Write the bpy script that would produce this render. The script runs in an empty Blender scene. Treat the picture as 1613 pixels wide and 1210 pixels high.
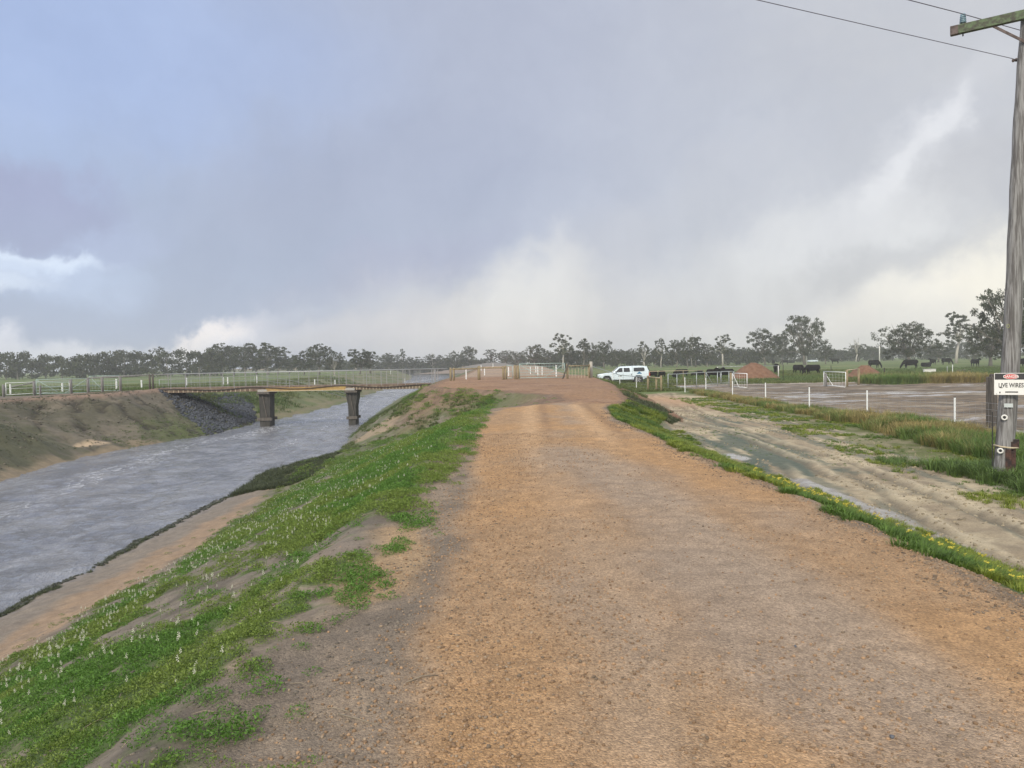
import bpy, bmesh, math, random
import numpy as np
from mathutils import Matrix, Vector
random.seed(7)
RNG = np.random.default_rng(11)
sc = bpy.context.scene
COL = sc.collection

# ------------------------------------------------------------------ camera
FPX, CX, CY = 1200.0, 806.5, 605.0
PITCH, ROLL, EYE = math.radians(1.67), math.radians(1.03), 1.6
Rm = (Matrix.Rotation(math.radians(90) - PITCH, 3, 'X') @ Matrix.Rotation(-ROLL, 3, 'Z'))
cam_d = bpy.data.cameras.new("camera"); cam = bpy.data.objects.new("camera", cam_d); COL.objects.link(cam)
cam.matrix_world = Matrix.Translation((0, 0, EYE)) @ Rm.to_4x4()
cam_d.sensor_width = 36; cam_d.lens = 36 * FPX / 1613; cam_d.clip_start = 0.05; cam_d.clip_end = 6000
sc.camera = cam
sc.render.resolution_x, sc.render.resolution_y = 1024, 768
sc.render.engine = 'CYCLES'
sc.cycles.use_denoising = True
sc.cycles.max_bounces = 6; sc.cycles.diffuse_bounces = 3; sc.cycles.glossy_bounces = 3
sc.cycles.transmission_bounces = 4; sc.cycles.transparent_max_bounces = 8; sc.cycles.volume_bounces = 1
sc.cycles.use_light_tree = False
sc.view_settings.view_transform = 'Standard'; sc.view_settings.look = 'None'
sc.view_settings.exposure = 0.0; sc.view_settings.gamma = 1.0

# ------------------------------------------------------------------ sun
SUN_EL, SUN_AZ = math.radians(34), math.radians(205)      # azimuth clockwise from +Y (behind the camera, to the left)
sl = bpy.data.lights.new("sun", 'SUN'); sl.energy = 2.6; sl.angle = math.radians(11); sl.color = (1.0, 0.91, 0.75)
sun = bpy.data.objects.new("sun", sl); COL.objects.link(sun)
sd = Vector((math.sin(SUN_AZ) * math.cos(SUN_EL), math.cos(SUN_AZ) * math.cos(SUN_EL), math.sin(SUN_EL)))
sun.rotation_euler = sd.to_track_quat('Z', 'Y').to_euler(); sun.location = (0, -20, 40)

# ------------------------------------------------------------------ node helpers
class NT:
    def __init__(s, tree): s.t = tree; s.n = tree.nodes; s.l = tree.links
    def add(s, typ, **kw):
        nd = s.n.new(typ)
        for k, v in kw.items(): setattr(nd, k, v)
        return nd
    def put(s, sock, v):
        if v is None: return
        if hasattr(v, 'is_output'): s.l.new(v, sock)
        else:
            try: sock.default_value = v
            except Exception: sock.default_value = (*v, 1.0)
    def m(s, op, a, b=None, c=None, clamp=False):
        nd = s.add('ShaderNodeMath', operation=op); nd.use_clamp = clamp
        s.put(nd.inputs[0], a); s.put(nd.inputs[1], b); s.put(nd.inputs[2], c)
        return nd.outputs[0]
    def mix(s, f, a, b, blend='MIX'):
        nd = s.add('ShaderNodeMix', data_type='RGBA', blend_type=blend)
        s.put(nd.inputs[0], f)
        for i, v in ((6, a), (7, b)):
            if isinstance(v, tuple) and len(v) == 3: v = (*v, 1.0)
            s.put(nd.inputs[i], v)
        return nd.outputs[2]
    def noise(s, vec, scale, detail=4, rough=0.55, lac=2.0, dist=0.0):
        nd = s.add('ShaderNodeTexNoise'); s.put(nd.inputs['Vector'], vec)
        nd.inputs['Scale'].default_value = scale; nd.inputs['Detail'].default_value = detail
        nd.inputs['Roughness'].default_value = rough; nd.inputs['Distortion'].default_value = dist
        return nd.outputs[0]
    def ramp(s, v, lo, hi, a=0.0, b=1.0):
        nd = s.add('ShaderNodeMapRange'); nd.interpolation_type = 'SMOOTHSTEP'
        s.put(nd.inputs[0], v); s.put(nd.inputs[1], lo); s.put(nd.inputs[2], hi); s.put(nd.inputs[3], a); s.put(nd.inputs[4], b)
        return nd.outputs[0]

# ------------------------------------------------------------------ world: Nishita daylight behind broken rain cloud
w = bpy.data.worlds.new("World"); sc.world = w; w.use_nodes = True
N = NT(w.node_tree); N.n.clear()
tc = N.add('ShaderNodeTexCoord')
sky = N.add('ShaderNodeTexSky', sky_type='NISHITA'); sky.sun_disc = False
sky.sun_elevation = SUN_EL; sky.sun_rotation = SUN_AZ; sky.air_density = 1.2; sky.dust_density = 2.0
nsky = N.mix(1.0, sky.outputs[0], (0.10, 0.10, 0.10), 'MULTIPLY')
dirv = tc.outputs['Generated']
# warp so the cloud edges are ragged
wn = N.add('ShaderNodeTexNoise'); N.put(wn.inputs['Vector'], dirv); wn.inputs['Scale'].default_value = 5.0; wn.inputs['Detail'].default_value = 7; wn.inputs['Roughness'].default_value = 0.6
vm = N.add('ShaderNodeVectorMath', operation='SUBTRACT'); N.l.new(wn.outputs['Color'], vm.inputs[0]); vm.inputs[1].default_value = (.5, .5, .5)
vs = N.add('ShaderNodeVectorMath', operation='SCALE'); N.l.new(vm.outputs[0], vs.inputs[0]); vs.inputs['Scale'].default_value = 0.20
va = N.add('ShaderNodeVectorMath', operation='ADD'); N.l.new(dirv, va.inputs[0]); N.l.new(vs.outputs[0], va.inputs[1])
def azel(vec):
    sp = N.add('ShaderNodeSeparateXYZ'); N.l.new(vec, sp.inputs[0])
    az = N.m('ARCTAN2', sp.outputs[0], sp.outputs[1])
    el = N.m('ARCSINE', N.m('MINIMUM', N.m('MAXIMUM', sp.outputs[2], -1.0), 1.0))
    return az, el
az, el = azel(va.outputs[0]); az0, el0 = azel(dirv)
def yhor(px): return 570.0 + 0.018 * (806.5 - px)
def blob(px, py, wx, wy, rot=0.0, soft=1.0, warp=True, f=1.0):
    """0..1 elliptic patch of the sky; centre and half sizes in photograph-angle units"""
    a0 = math.atan((px - CX) / FPX); e0 = math.atan((yhor(px) - py) / FPX * math.cos(a0))
    mp = N.add('ShaderNodeMapping', vector_type='TEXTURE'); N.l.new(AEV[0] if warp else AEV[1], mp.inputs[0])
    mp.inputs['Location'].default_value = (a0, e0, 0); mp.inputs['Rotation'].default_value = (0, 0, math.radians(rot)); mp.inputs['Scale'].default_value = (wx / FPX, wy / FPX, 1)
    ln = N.add('ShaderNodeVectorMath', operation='LENGTH'); N.l.new(mp.outputs[0], ln.inputs[0])
    return N.ramp(ln.outputs['Value'], 1.0 - 0.75 * soft, 1.0 + 0.45 * soft, f, 0.0)
AEV = []
for A, E in ((az, el), (az0, el0)):
    cx = N.add('ShaderNodeCombineXYZ'); N.put(cx.inputs[0], A); N.put(cx.inputs[1], E); AEV.append(cx.outputs[0])
side = N.ramp(az0, -0.62, 0.60)
c = N.mix(side, (0.41, 0.50, 0.70), (0.64, 0.64, 0.65))
midb = N.m('MULTIPLY', N.ramp(az0, -0.55, -0.1), N.ramp(az0, 0.45, 0.0))
c = N.mix(N.m('MULTIPLY', midb, 0.55), c, (0.45, 0.48, 0.61))
low = N.ramp(el0, 0.22, 0.0)
c = N.mix(N.m('MULTIPLY', low, 0.35), c, (0.55, 0.57, 0.66))
lown = N.noise(dirv, 2.2, 6, 0.6)
c = N.mix(N.ramp(lown, 0.35, 0.7, 0.0, 0.35), c, (0.42, 0.46, 0.59))
def lay(px, py, wx, wy, col, f, rot=0.0, soft=1.0, warp=True):
    global c
    c = N.mix(blob(px, py, wx, wy, rot, soft, warp, f), c, col)
lay(100, 60, 420, 170, (0.43, 0.55, 0.86), 0.6, 0)
lay(20, 335, 150, 60, (0.38, 0.41, 0.60), 0.9, -6, .6)
lay(300, 440, 360, 90, (0.42, 0.50, 0.67), 0.6, 0)
lay(180, 372, 110, 26, (0.48, 0.56, 0.78), 0.6, 12, .9)
lay(560, 330, 330, 120, (0.40, 0.44, 0.575), 0.6, 12, .9)
lay(640, 545, 330, 36, (0.66, 0.67, 0.74), 0.8, 0, 1.0)
lay(640, 420, 190, 40, (0.43, 0.455, 0.60), 0.7, 14, .7)
lay(800, 520, 300, 95, (0.70, 0.69, 0.71), 0.85, 0, 1.0)
lay(850, 490, 150, 70, (0.86, 0.85, 0.82), 0.6, 20, 1.0)
lay(915, 430, 40, 70, (0.78, 0.77, 0.77), 0.6, 0, 1.0)
lay(740, 500, 60, 40, (0.78, 0.77, 0.78), 0.45, 0, 1.0)
lay(1000, 480, 60, 140, (0.60, 0.60, 0.64), 0.6, 0, 1.0)
lay(1250, 480, 230, 110, (0.72, 0.72, 0.73), 0.7, 0, 1.0)
lay(1280, 360, 260, 60, (0.76, 0.76, 0.77), 0.6, 18, 1.0)
lay(1180, 300, 240, 50, (0.60, 0.61, 0.66), 0.5, 14, 1.0)
lay(1430, 240, 160, 40, (0.80, 0.80, 0.83), 0.5, 46, 1.0)
lay(1500, 170, 50, 22, (0.88, 0.88, 0.90), 0.6, 40, .9)
lay(1410, 265, 50, 20, (0.88, 0.88, 0.90), 0.6, 50, .9)
lay(1400, 330, 60, 60, (0.80, 0.80, 0.81), 0.7, 0, .9)
lay(1480, 330, 46, 46, (0.84, 0.84, 0.84), 0.6, -30, .9)
lay(1560, 260, 90, 70, (0.56, 0.56, 0.59), 0.75, 40, .8)
lay(1400, 400, 200, 28, (0.58, 0.58, 0.60), 0.55, 6, 1.0)
lay(1500, 500, 230, 80, (1.05, 1.0, 0.90), 0.85, 12, 1.0)
lay(1610, 420, 130, 70, (1.00, 0.95, 0.84), 0.9, 20, .9)
lay(1280, 535, 260, 50, (0.82, 0.81, 0.79), 0.7, 4, 1.0)
lay(10, 395, 110, 16, (0.85, 0.95, 1.1), 1.0, 4, .7)
lay(0, 432, 60, 18, (0.95, 1.02, 1.10), 1.0, 10, .7)
lay(60, 420, 140, 34, (0.55, 0.65, 0.86), 0.7, 0, 1.0)
lay(290, 530, 130, 26, (0.80, 0.80, 0.88), 0.95, 12, .8)
lay(325, 520, 50, 20, (1.05, 1.0, 1.0), 0.9, 0, .8)
lay(80, 548, 280, 26, (0.80, 0.83, 0.94), 0.95, 2, .9)
# fine cloud texture
fn = N.noise(va.outputs[0], 9.0, 8, 0.6)
c = N.mix(1.0, c, N.mix(fn, (0.87, 0.875, 0.90), (1.13, 1.125, 1.10)), 'MULTIPLY')
fst = N.add('ShaderNodeMapping'); fst.inputs['Scale'].default_value = (12, 12, 2.2); N.l.new(dirv, fst.inputs[0])
rainn = N.noise(fst.outputs[0], 1.3, 4, 0.5)
rf = N.m('MULTIPLY', N.ramp(el0, 0.30, 0.08), N.ramp(az0, -0.35, 0.0))
c = N.mix(rf, c, N.mix(1.0, c, N.mix(rainn, (0.87, 0.87, 0.88), (1.12, 1.12, 1.11)), 'MULTIPLY'))
# unseen sky overhead and behind the camera, brightened to add light on the ground
sp = N.add('ShaderNodeSeparateXYZ'); N.l.new(dirv, sp.inputs[0])
back = N.m('MAXIMUM', N.ramp(sp.outputs[1], 0.15, -0.5), N.ramp(sp.outputs[2], 0.6, 0.95))
c = N.mix(back, c, (1.0, 1.0, 1.02))
c = N.mix(0.12, c, nsky)
bg = N.add('ShaderNodeBackground'); N.l.new(c, bg.inputs[0]); bg.inputs[1].default_value = 1.06
wo = N.add('ShaderNodeOutputWorld'); N.l.new(bg.outputs[0], wo.inputs[0])

w.cycles.sampling_method = 'MANUAL'; w.cycles.sample_map_resolution = 128
# ------------------------------------------------------------------ numpy noise
def _h(ix, iy, seed):
    n = (ix.astype(np.int64) * 374761393 + iy.astype(np.int64) * 668265263 + seed * 1442695041) & 0x7fffffff
    n = (n ^ (n >> 13)) * 1274126177 & 0x7fffffff
    n = (n ^ (n >> 16)) & 0xffff
    return n / 65535.0
def vn(x, y, seed=0):
    x = np.asarray(x, float); y = np.asarray(y, float)
    ix = np.floor(x); iy = np.floor(y); fx = x - ix; fy = y - iy
    fx = fx * fx * (3 - 2 * fx); fy = fy * fy * (3 - 2 * fy)
    a = _h(ix, iy, seed); b = _h(ix + 1, iy, seed); c_ = _h(ix, iy + 1, seed); d = _h(ix + 1, iy + 1, seed)
    return (a * (1 - fx) + b * fx) * (1 - fy) + (c_ * (1 - fx) + d * fx) * fy
def fbm(x, y, seed=0, octv=4, gain=.5):
    s = 0; a = 1; t = 0
    for o in range(octv):
        s = s + a * vn(x * 2 ** o + 17.3 * o, y * 2 ** o - 9.1 * o, seed + o); t += a; a *= gain
    return s / t
def sst(v, lo, hi):
    t = np.clip((v - lo) / (hi - lo), 0, 1); return t * t * (3 - 2 * t)
def itp(y, pts): return np.interp(y, [p[0] for p in pts], [p[1] for p in pts])

# ------------------------------------------------------------------ terrain
WATER = -3.0
XN = [(-40, -9.6), (14, -9.8), (28, -10.2), (33, -10.7), (35.2, -10.0), (36.4, -7.6), (38.5, -7.4), (40, -9.3), (48, -10.4), (59, -11.6), (78, -13.4), (100, -15), (141, -17), (225, -18.5), (300, -22), (360, -60), (500, -220)]
XF = [(-40, -21), (30, -21.5), (38, -22.6), (45, -22.6), (50, -20.6), (63, -21), (72, -19.9), (99, -20.8), (158, -24.5), (225, -30), (290, -38), (345, -75), (500, -240)]
XC = [(-40, -1.7), (22, -1.5), (26, -.9), (29, .6), (31.5, 1.6), (37, 1.6), (41, -1.0), (44, -4.0), (47, -5.4), (62, -6.0), (80, -6.2), (300, -8), (360, -45), (500, -200)]
XR = [(-40, 3.3), (8, 3.3), (12.4, 3.05), (21, 2.75), (26, 3.2), (31, 4.6), (38, 5.4), (50, 6.3), (62, 6.9), (78, 7.2), (90, 6.5), (300, 6), (500, -150)]
def crest_z(y): return itp(y, [(-40, 0), (26, 0), (33, -.12), (38, -.05), (45, .14), (75, .14), (85, 0), (110, .15), (140, .45), (190, .55), (240, .2), (400, 0)])
LCZ = lambda x: np.interp(x, [-60, -39, -24, -10], [-.6, -.4, .08, .1])
def height(x, y, fine=True):
    x = np.asarray(x, float); y = np.asarray(y, float)
    wob = (fbm(x * .35, y * .35, 5, 3) - .5)
    xn = itp(y, XN) + wob * .9; xf = itp(y, XF) + wob * 1.6
    xc = itp(y, XC); xr = itp(y, XR); zc = crest_z(y)
    # levee on the near side
    by = sst(y, 34, 28)
    beach = (1.9 + 1.0 * (fbm(y * .12, y * 0, 9, 2) - .5)) * by + .15
    bz = -3 + .16 * beach
    t = (x - (xn + beach)) / np.maximum(xc - (xn + beach), .5)
    slope = bz + (zc - bz) * np.clip(t, 0, 1) 
    rnd = sst(t, .80, 1.0)
    slope = slope - .05 * rnd * (1 - rnd) * 4
    zb = np.where(x < xn, -3 - np.minimum((xn - x) * .45, 1.2), np.where(x < xn + beach, -3 + .16 * (x - xn), slope))
    # crown of the road
    xm = (xc + xr) / 2; hw = (xr - xc) / 2
    crown = zc + .05 * np.clip(1 - ((x - xm) / hw) ** 2, 0, 1)
    zright = np.maximum(zc - (x - xr) * .40, -.88)
    z = np.where(x < xc, zb, np.where(x < xr, crown, zright))
    # far bank
    dist = xf - x
    lcz = LCZ(x) + np.interp(y, [60, 80, 400], [0, -.35, -.5])
    lev = -3 + dist * np.interp(y, [45, 60, 75, 90], [.42, .5, .36, .36])
    lev = np.where(dist < 0, -3 + np.maximum(dist * .45, -1.2), lev)
    # low shelf of spoil near the left edge of the view
    crestw = np.interp(y, [60, 75], [0.0, 0.0])
    past = -1.0
    zl = np.minimum(lev, lcz)
    back_ = sst(dist, 22, 30) if np.isscalar(dist) else sst(dist, np.interp(y, [58, 66, 80], [26, 16, 12]), np.interp(y, [58, 66, 80], [34, 21, 18]))
    zl = np.where(dist > 5, zl * (1 - back_) + past * back_, zl)
    mid = (itp(y, XN) + itp(y, XF)) / 2
    z = np.where(x < mid, zl, z)
    # spoil hump low on the far bank
    z = z + .8 * np.exp(-((x + 25.5) / 2.2) ** 2 - ((y - 37) / 3.0) ** 2)
    # river bends away
    z = np.where((y > 330) & (x < 0), np.maximum(z, -1.2), z)
    # pasture micro relief & right track
    flat = sst(x, 4.5, 6.5) * sst(120 - np.abs(x) * 0, 0, 1)
    z = z + flat * (fbm(x * .15, y * .15, 21, 4) - .5) * .12
    if fine:
        sl = sst(x, -16, -10) * sst(-x, .2, 2.0)
        z = z + sl * np.where(y < 80, 1, 0) * ((fbm(x * 2.2, y * 2.2, 3, 5, .6) - .5) * .11)
        rd = np.where((x > xc - .3) & (x < xr + .3), 1, 0)
        z = z + rd * ((fbm(x * 1.3, y * .7, 8, 4) - .5) * .03)
        fb = np.where((x < xf) & (x > xf - 14) & (y > 25) & (y < 62), 1, 0)
        er = np.abs(fbm(x * .55 + y * .2, y * .3, 31, 4, .6) - .5)
        z = z + fb * sst(dist, .2, 2) * ((fbm(x * .7, y * .7, 33, 5, .6) - .5) * .5 - .22 * sst(.05 - er, 0, .05)) * sst(7.6 - dist, 0, 2.2)
        # wheel ruts on the side track
        tc_ = itp(y, TRK)
        for k in range(-3, 4):
            o = x - (tc_ + k * .62 + 1.5 * (fbm(y * .10, y * 0 + k * 3.1, 41, 2) - .5) + .10 * (fbm(x * 2, y * 2, 46, 2) - .5))
            z = z + (.022 * np.exp(-((o - .20) / .08) ** 2) - .045 * np.exp(-(o / .10) ** 2) + (vn(x * 5, y * 5, 47) - .5) * .012) * sst(y, 4, 9) * sst(y, 44, 36) * (.12 + .9 * sst(vn(y * .16, y * 0 + k * 5.3, 45), .38, .62))
        z = z + sst(x, 12, 15) * sst(40 - x, -8, 4) * sst(y, 8, 14) * sst(74 - y, 0, 6) * (fbm(x * .8, y * 1.3, 51, 5, .65) - .5) * .30
    return z
TRK = [(0, 5.6), (8, 6.3), (12, 7.0), (18, 7.9), (24, 8.0), (30, 7.6), (36, 7.9), (46, 9.2), (60, 10.5)]
def G(px, py, it=14):
    """where the sight line through a photograph pixel meets the ground"""
    r = Rm @ Vector(((px - CX) / FPX, -(py - CY) / FPX, -1)); r = r / r.y
    ts = np.exp(np.linspace(math.log(2), math.log(500), 2400))
    zz = EYE + r.z * ts; hh = height(r.x * ts, ts, False)
    i = int(np.argmax(zz < hh)) if (zz < hh).any() else len(ts) - 1
    return Vector((r.x * ts[i], ts[i], float(height(r.x * ts[i], ts[i], False))))
def GX(px, d):
    r = Rm @ Vector(((px - CX) / FPX, -(575 - CY) / FPX, -1)); x = r.x / r.y * d
    return Vector((x, d, float(height(x, d, False))))
def D(px, py, d):
    r = Rm @ Vector(((px - CX) / FPX, -(py - CY) / FPX, -1)); r = r / r.y
    return Vector((r.x * d, d, EYE + r.z * d))
def gz(px, d): p = GX(px, d); p.z = hz(p.x, p.y); return p
def hz(x, y): return float(height(x, y))

def weedmask(x, y):
    """0..1 cover of green weeds on the near slope"""
    xc = itp(y, XC); d = xc - x                                  # metres down the slope from the crest
    n = fbm(x * 1.25 + 3, y * .85, 61, 4, .55); n2 = fbm(x * 3.6, y * 3.2, 62, 4, .6); n3 = fbm(x * 8.5, y * 8, 63, 3)
    band = np.exp(-((d - .9) / 1.0) ** 2) * sst(y, 7, 13) * .20
    base = band + .12 * sst(d, -1.05, -.55 + .45 * sst(6.5 - y, 0, 2)) - .105 + .05 * np.exp(-((d - 2.6) / 1.4) ** 2) * sst(9 - y, 0, 4)
    base = base - .05 * sst(d, 3.2, 5.4) - .20 * sst(y, 36, 46)
    base = base + .035 * sst(9 - y, 0, 3)
    m = sst(n * .44 + n2 * .32 + n3 * .24 + base, .460, .56)
    m = m * np.where(y > 23, sst(-.4 - x, 0, .9), 1)
    m = m * sst(x - itp(y, XN) - itp(y, [(0, 2.9), (16, 2.7), (22, 2.0), (28, 1.3)]), 0, .6) * sst(d, -1.0, -.6)
    return m

def lerp(a, b, t): return a * (1 - t[..., None]) + np.array(b) * t[..., None]
def ground_look(x, y, z):
    n1 = fbm(x * .5, y * .5, 101, 4); n2 = fbm(x * 3, y * 3, 102, 4); n3 = fbm(x * .12, y * .12, 103, 3)
    nf = fbm(x * 9, y * 9, 104, 3)
    C = np.zeros(x.shape + (3,)) + np.array((.105, .155, .045))          # pasture
    C = lerp(C, (.16, .18, .07), sst(n3, .42, .62)); C = lerp(C, (.085, .14, .03), sst(n1, .5, .7) * .7)
    wet = np.zeros(x.shape); grav = np.zeros(x.shape); zone = np.zeros(x.shape, int)
    xn = itp(y, XN); xf = itp(y, XF); xc = itp(y, XC); xr = itp(y, XR); wob = (fbm(x * .8, y * .8, 55, 4) - .5)
    mid = (xn + xf) / 2
    # --- right verge + side track
    tr = itp(y, TRK)
    trk = sst(x + wob * 1.2, xr + 1.5, xr + 2.1) * sst(itp(y, [(0, 9.2), (12, 9.6), (20, 10.6), (26, 11.0), (33, 11.2), (40, 11.8), (50, 12.5), (62, 12)]) + wob * 2.6 - x, 0, .6) * sst(56 + wob * 8 - y, 0, 4)
    sandc = np.zeros(C.shape) + np.array((.45, .38, .265)); sandc = lerp(sandc, (.29, .235, .165), sst(n1, .40, .6)); sandc = lerp(sandc, (.22, .18, .13), sst(n2, .55, .75) * .7)
    C = lerp(C, (0, 0, 0), trk) + sandc * trk[..., None]
    # tyre-churned darker mud in curved streaks
    st = fbm((x - tr) * 2.2 + 40, y * .11 + 7, 71, 4, .6)
    mud = sst(st, .50, .60) * trk * sst(y, 4, 9) * sst(46 - y, 0, 8)
    C = lerp(C, (.135, .145, .115), mud * .75)
    gm = np.exp(-((x - 6.9) / 1.3) ** 2 - ((y - 21) / 5.5) ** 2) + np.exp(-((x - 8.3) / .8) ** 2 - ((y - 32) / 4) ** 2) * .8
    C = lerp(C, (.085, .115, .095), sst(gm + (st - .5) * 1.3 + (n1 - .5) * .6 + (n2 - .5) * .5, .40, .66) * trk * .8)
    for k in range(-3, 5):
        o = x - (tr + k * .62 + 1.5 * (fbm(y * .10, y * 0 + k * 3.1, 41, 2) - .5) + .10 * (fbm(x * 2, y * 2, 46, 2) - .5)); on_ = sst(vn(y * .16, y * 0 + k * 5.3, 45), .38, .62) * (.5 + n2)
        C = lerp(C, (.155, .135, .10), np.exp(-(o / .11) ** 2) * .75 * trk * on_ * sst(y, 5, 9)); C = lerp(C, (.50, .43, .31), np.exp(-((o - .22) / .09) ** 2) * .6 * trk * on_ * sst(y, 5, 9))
    # orange spill at the far end of the track
    C = lerp(C, (.44, .28, .17), np.exp(-((x - 9.4) / 1.4) ** 2 - ((y - 46) / 7) ** 2) * .9 * trk)
    # puddle along the foot of the levee
    pc = itp(y, [(6, 4.75), (9, 5.45), (12, 5.75), (16, 5.7), (20, 5.5)]); pw = itp(y, [(7.2, .0), (8, .22), (10, .34), (13, .20), (15.5, .12), (16.5, .0)])
    pud = sst(pw + wob * .35 - np.abs(x - pc), -.03, .05) * (y > 7) * (y < 17)
    p2 = np.exp(-((x - 5.6) / .35) ** 2 - ((y - 19.3) / .8) ** 2); pud = np.maximum(pud, sst(p2 + wob, .45, .6) * trk)
    C = lerp(C, (.26, .235, .20), pud); wet = np.maximum(wet, pud)
    strp = sst(x, 8.5, 9.8) * sst(14.4 - x, 0, .4) * sst(y, 9, 11) * sst(56 - y, 0, 4) * (1 - trk)
    C = C * (1 - strp)[..., None] + lerp(np.zeros(C.shape) + np.array((.21, .19, .115)), (.12, .135, .05), sst(n1 * .5 + n2 * .5, .42, .56)) * strp[..., None]
    # --- ploughed, rain-soaked yard beyond the white posts
    yard = sst(x + wob * 2, 13.4, 14.6) * sst(70 + wob * 14 - y, 0, 3) * sst(y + wob * 3, 9, 13)
    yard = np.maximum(yard, sst(x + wob * 3, 12.0, 13.5) * sst(y, 50, 56) * sst(76 + wob * 10 - y, 0, 4) * sst(x, 11, 15))
    ystr = fbm(x * .30 + y * .12, y * .9 + x * .05, 81, 5, .68)
    yc = np.zeros(C.shape) + np.array((.205, .16, .115)); yc = lerp(yc, (.12, .10, .08), sst(ystr * .7 + n2 * .3, .48, .60)); yc = lerp(yc, (.27, .235, .19), sst(ystr, .44, .36))
    C = C * (1 - yard)[..., None] + yc * yard[..., None]
    ypd = yard * sst(fbm(x * .12, y * .55, 83, 4) , .60, .66); C = lerp(C, (.33, .30, .28), ypd * .8); wet = np.maximum(wet, ypd)
    # pale wet road across the paddock behind the yard
    pr = np.exp(-((y - 72 - wob * 4) / 1.8) ** 2) * sst(x, 14, 20); C = lerp(C, (.46, .40, .35), pr * .9); wet = np.maximum(wet, pr * .5)
    # --- near levee slope
    slope = (x < xc + .45) & (x > mid)
    sc_ = np.zeros(C.shape) + np.array((.185, .160, .130)); sc_ = lerp(sc_, (.125, .108, .088), sst(n2, .48, .68)); sc_ = lerp(sc_, (.25, .205, .165), sst(n1, .55, .7) * .7)
    gfar = np.zeros(C.shape) + np.array((.10, .125, .045))
    sc_ = lerp(sc_, (.10, .125, .050), sst(y, 14, 40) * sst(n1 * .6 + n2 * .4, .36, .52) * .85)
    wm = weedmask(x, y); sc_ = lerp(sc_, (.065, .115, .022), wm * .85)
    bch = sst(itp(y, [(0, 3.3), (16, 3.1), (22, 2.4), (28, 1.6)]) + wob * 1.5 - (x - xn), 0, .6) * (y < 34)
    bc = np.zeros(C.shape) + np.array((.215, .185, .155)); bc = lerp(bc, (.29, .21, .145), sst(x - xn + wob, 1.2, 1.6)); bc = lerp(bc, (.20, .165, .135), sst(n2, .55, .7) * .5)
    sc_ = sc_ * (1 - bch)[..., None] + bc * bch[..., None]
    wet = np.maximum(wet, np.where(slope, sst(x - xn, .7, .1) * .6, 0))
    mar = np.where((y > 27) & (y < 36.3), sst(x - xn + wob, 3.2, 2.2), 0); sc_ = lerp(sc_, (.07, .075, .040), mar * .85)
    sp_ = np.exp(-((x + 7.6) / 1.4) ** 2 - ((y - 43) / 2.2) ** 2); sc_ = lerp(sc_, (.33, .255, .18), sst(sp_ + wob * .6, .35, .6) * .8)
    C = np.where(slope[..., None], sc_, C)
    # --- right verge
    vg = (x > xr - .1) & (x < xr + 2.4)
    C = np.where(vg[..., None], lerp(C, (.075, .10, .04), np.clip(sst(xr + 1.7 + wob * .7 - x, 0, .5), 0, 1) * .85), C)
    C = np.where(((x > xr - .2) & (y > 30) & (y < 48) & (x < xr + 2.4))[..., None], lerp(C, (.20, .105, .065), np.clip(.9 + wob, 0, 1)), C)
    # --- road
    rd = sst(x + wob * .5, xc + itp(y, [(8, .90), (16, .6)]), xc + itp(y, [(8, 1.25), (16, .95)])) * sst(xr - .02 + wob * .45 - x, 0, .25) * (y < 400)
    sh = sst(x + wob * .8, xc - .1, xc + .35) * sst(xr + .35 + wob * .4 - x, 0, .3)
    shc = np.zeros(C.shape) + np.array((.28, .222, .168)); shc = lerp(shc, (.195, .162, .13), sst(n1 * .5 + n2 * .5, .45, .6)); shc = lerp(shc, (.38, .27, .165), sst(fbm(x * 1.1, y * .5, 111, 3), .56, .66))
    shc = lerp(shc, (.235, .155, .105), sst(y, 24, 29))
    C = C * (1 - sh)[..., None] + shc * sh[..., None]
    rc = np.zeros(C.shape) + np.array((.44, .275, .145))
    rc = lerp(rc, (.39, .262, .158), sst(n1, .42, .62) * .8)
    gx = itp(y, [(0, 1.3), (4, 1.5), (7, 1.7), (10, 1.3), (14, .8), (20, 1.6), (26, 1.9)])
    gr = np.exp(-((x - gx) / .95) ** 2) * .37 + fbm(x * .42, y * .20 + 3, 121, 4, .55)
    rc = lerp(rc, (.345, .280, .225), sst(gr, .68, .95) * .8)
    rc = lerp(rc, (.42, .36, .31), sst(gr + (n2 - .5) * .3, .95, 1.2) * sst(y, 9, 12) * .6)
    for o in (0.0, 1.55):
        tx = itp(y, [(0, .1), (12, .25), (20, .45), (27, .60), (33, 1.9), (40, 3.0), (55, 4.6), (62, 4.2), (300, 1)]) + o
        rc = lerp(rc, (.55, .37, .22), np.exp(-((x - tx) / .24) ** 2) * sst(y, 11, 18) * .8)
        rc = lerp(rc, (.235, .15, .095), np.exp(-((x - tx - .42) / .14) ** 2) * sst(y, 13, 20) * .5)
    for o in (.35, 1.95):
        tx = 1.0 + o - 1.1 + .35 * np.sin(y * .21 + o) ; wl = np.exp(-((x - tx) / .30) ** 2) * sst(15, 8, 14) * (.4 + .6 * fbm(x * .8, y * .35, 131, 3)) * sst(16 - y, 0, 5)
        rc = lerp(rc, (.40, .315, .24), wl * .55); rc = lerp(rc, (.30, .205, .13), np.exp(-((x - tx - .45) / .12) ** 2) * .35 * sst(16 - y, 0, 5) * sst(n2, .4, .6))
    red = sst(y + wob * 4, 26.5, 30.5); rc = lerp(rc, (.30, .188, .118), red * .9); rc = lerp(rc, (.20, .12, .085), red * sst(ystr, .50, .62) * .6)
    rc = lerp(rc, (.36, .235, .16), red * sst(n1 + .3 * (n2 - .5), .56, .68) * .5)
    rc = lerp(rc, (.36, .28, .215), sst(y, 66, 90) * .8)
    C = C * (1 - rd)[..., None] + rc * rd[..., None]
    grav = np.maximum(grav, np.maximum(rd, sh * .8))
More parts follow.
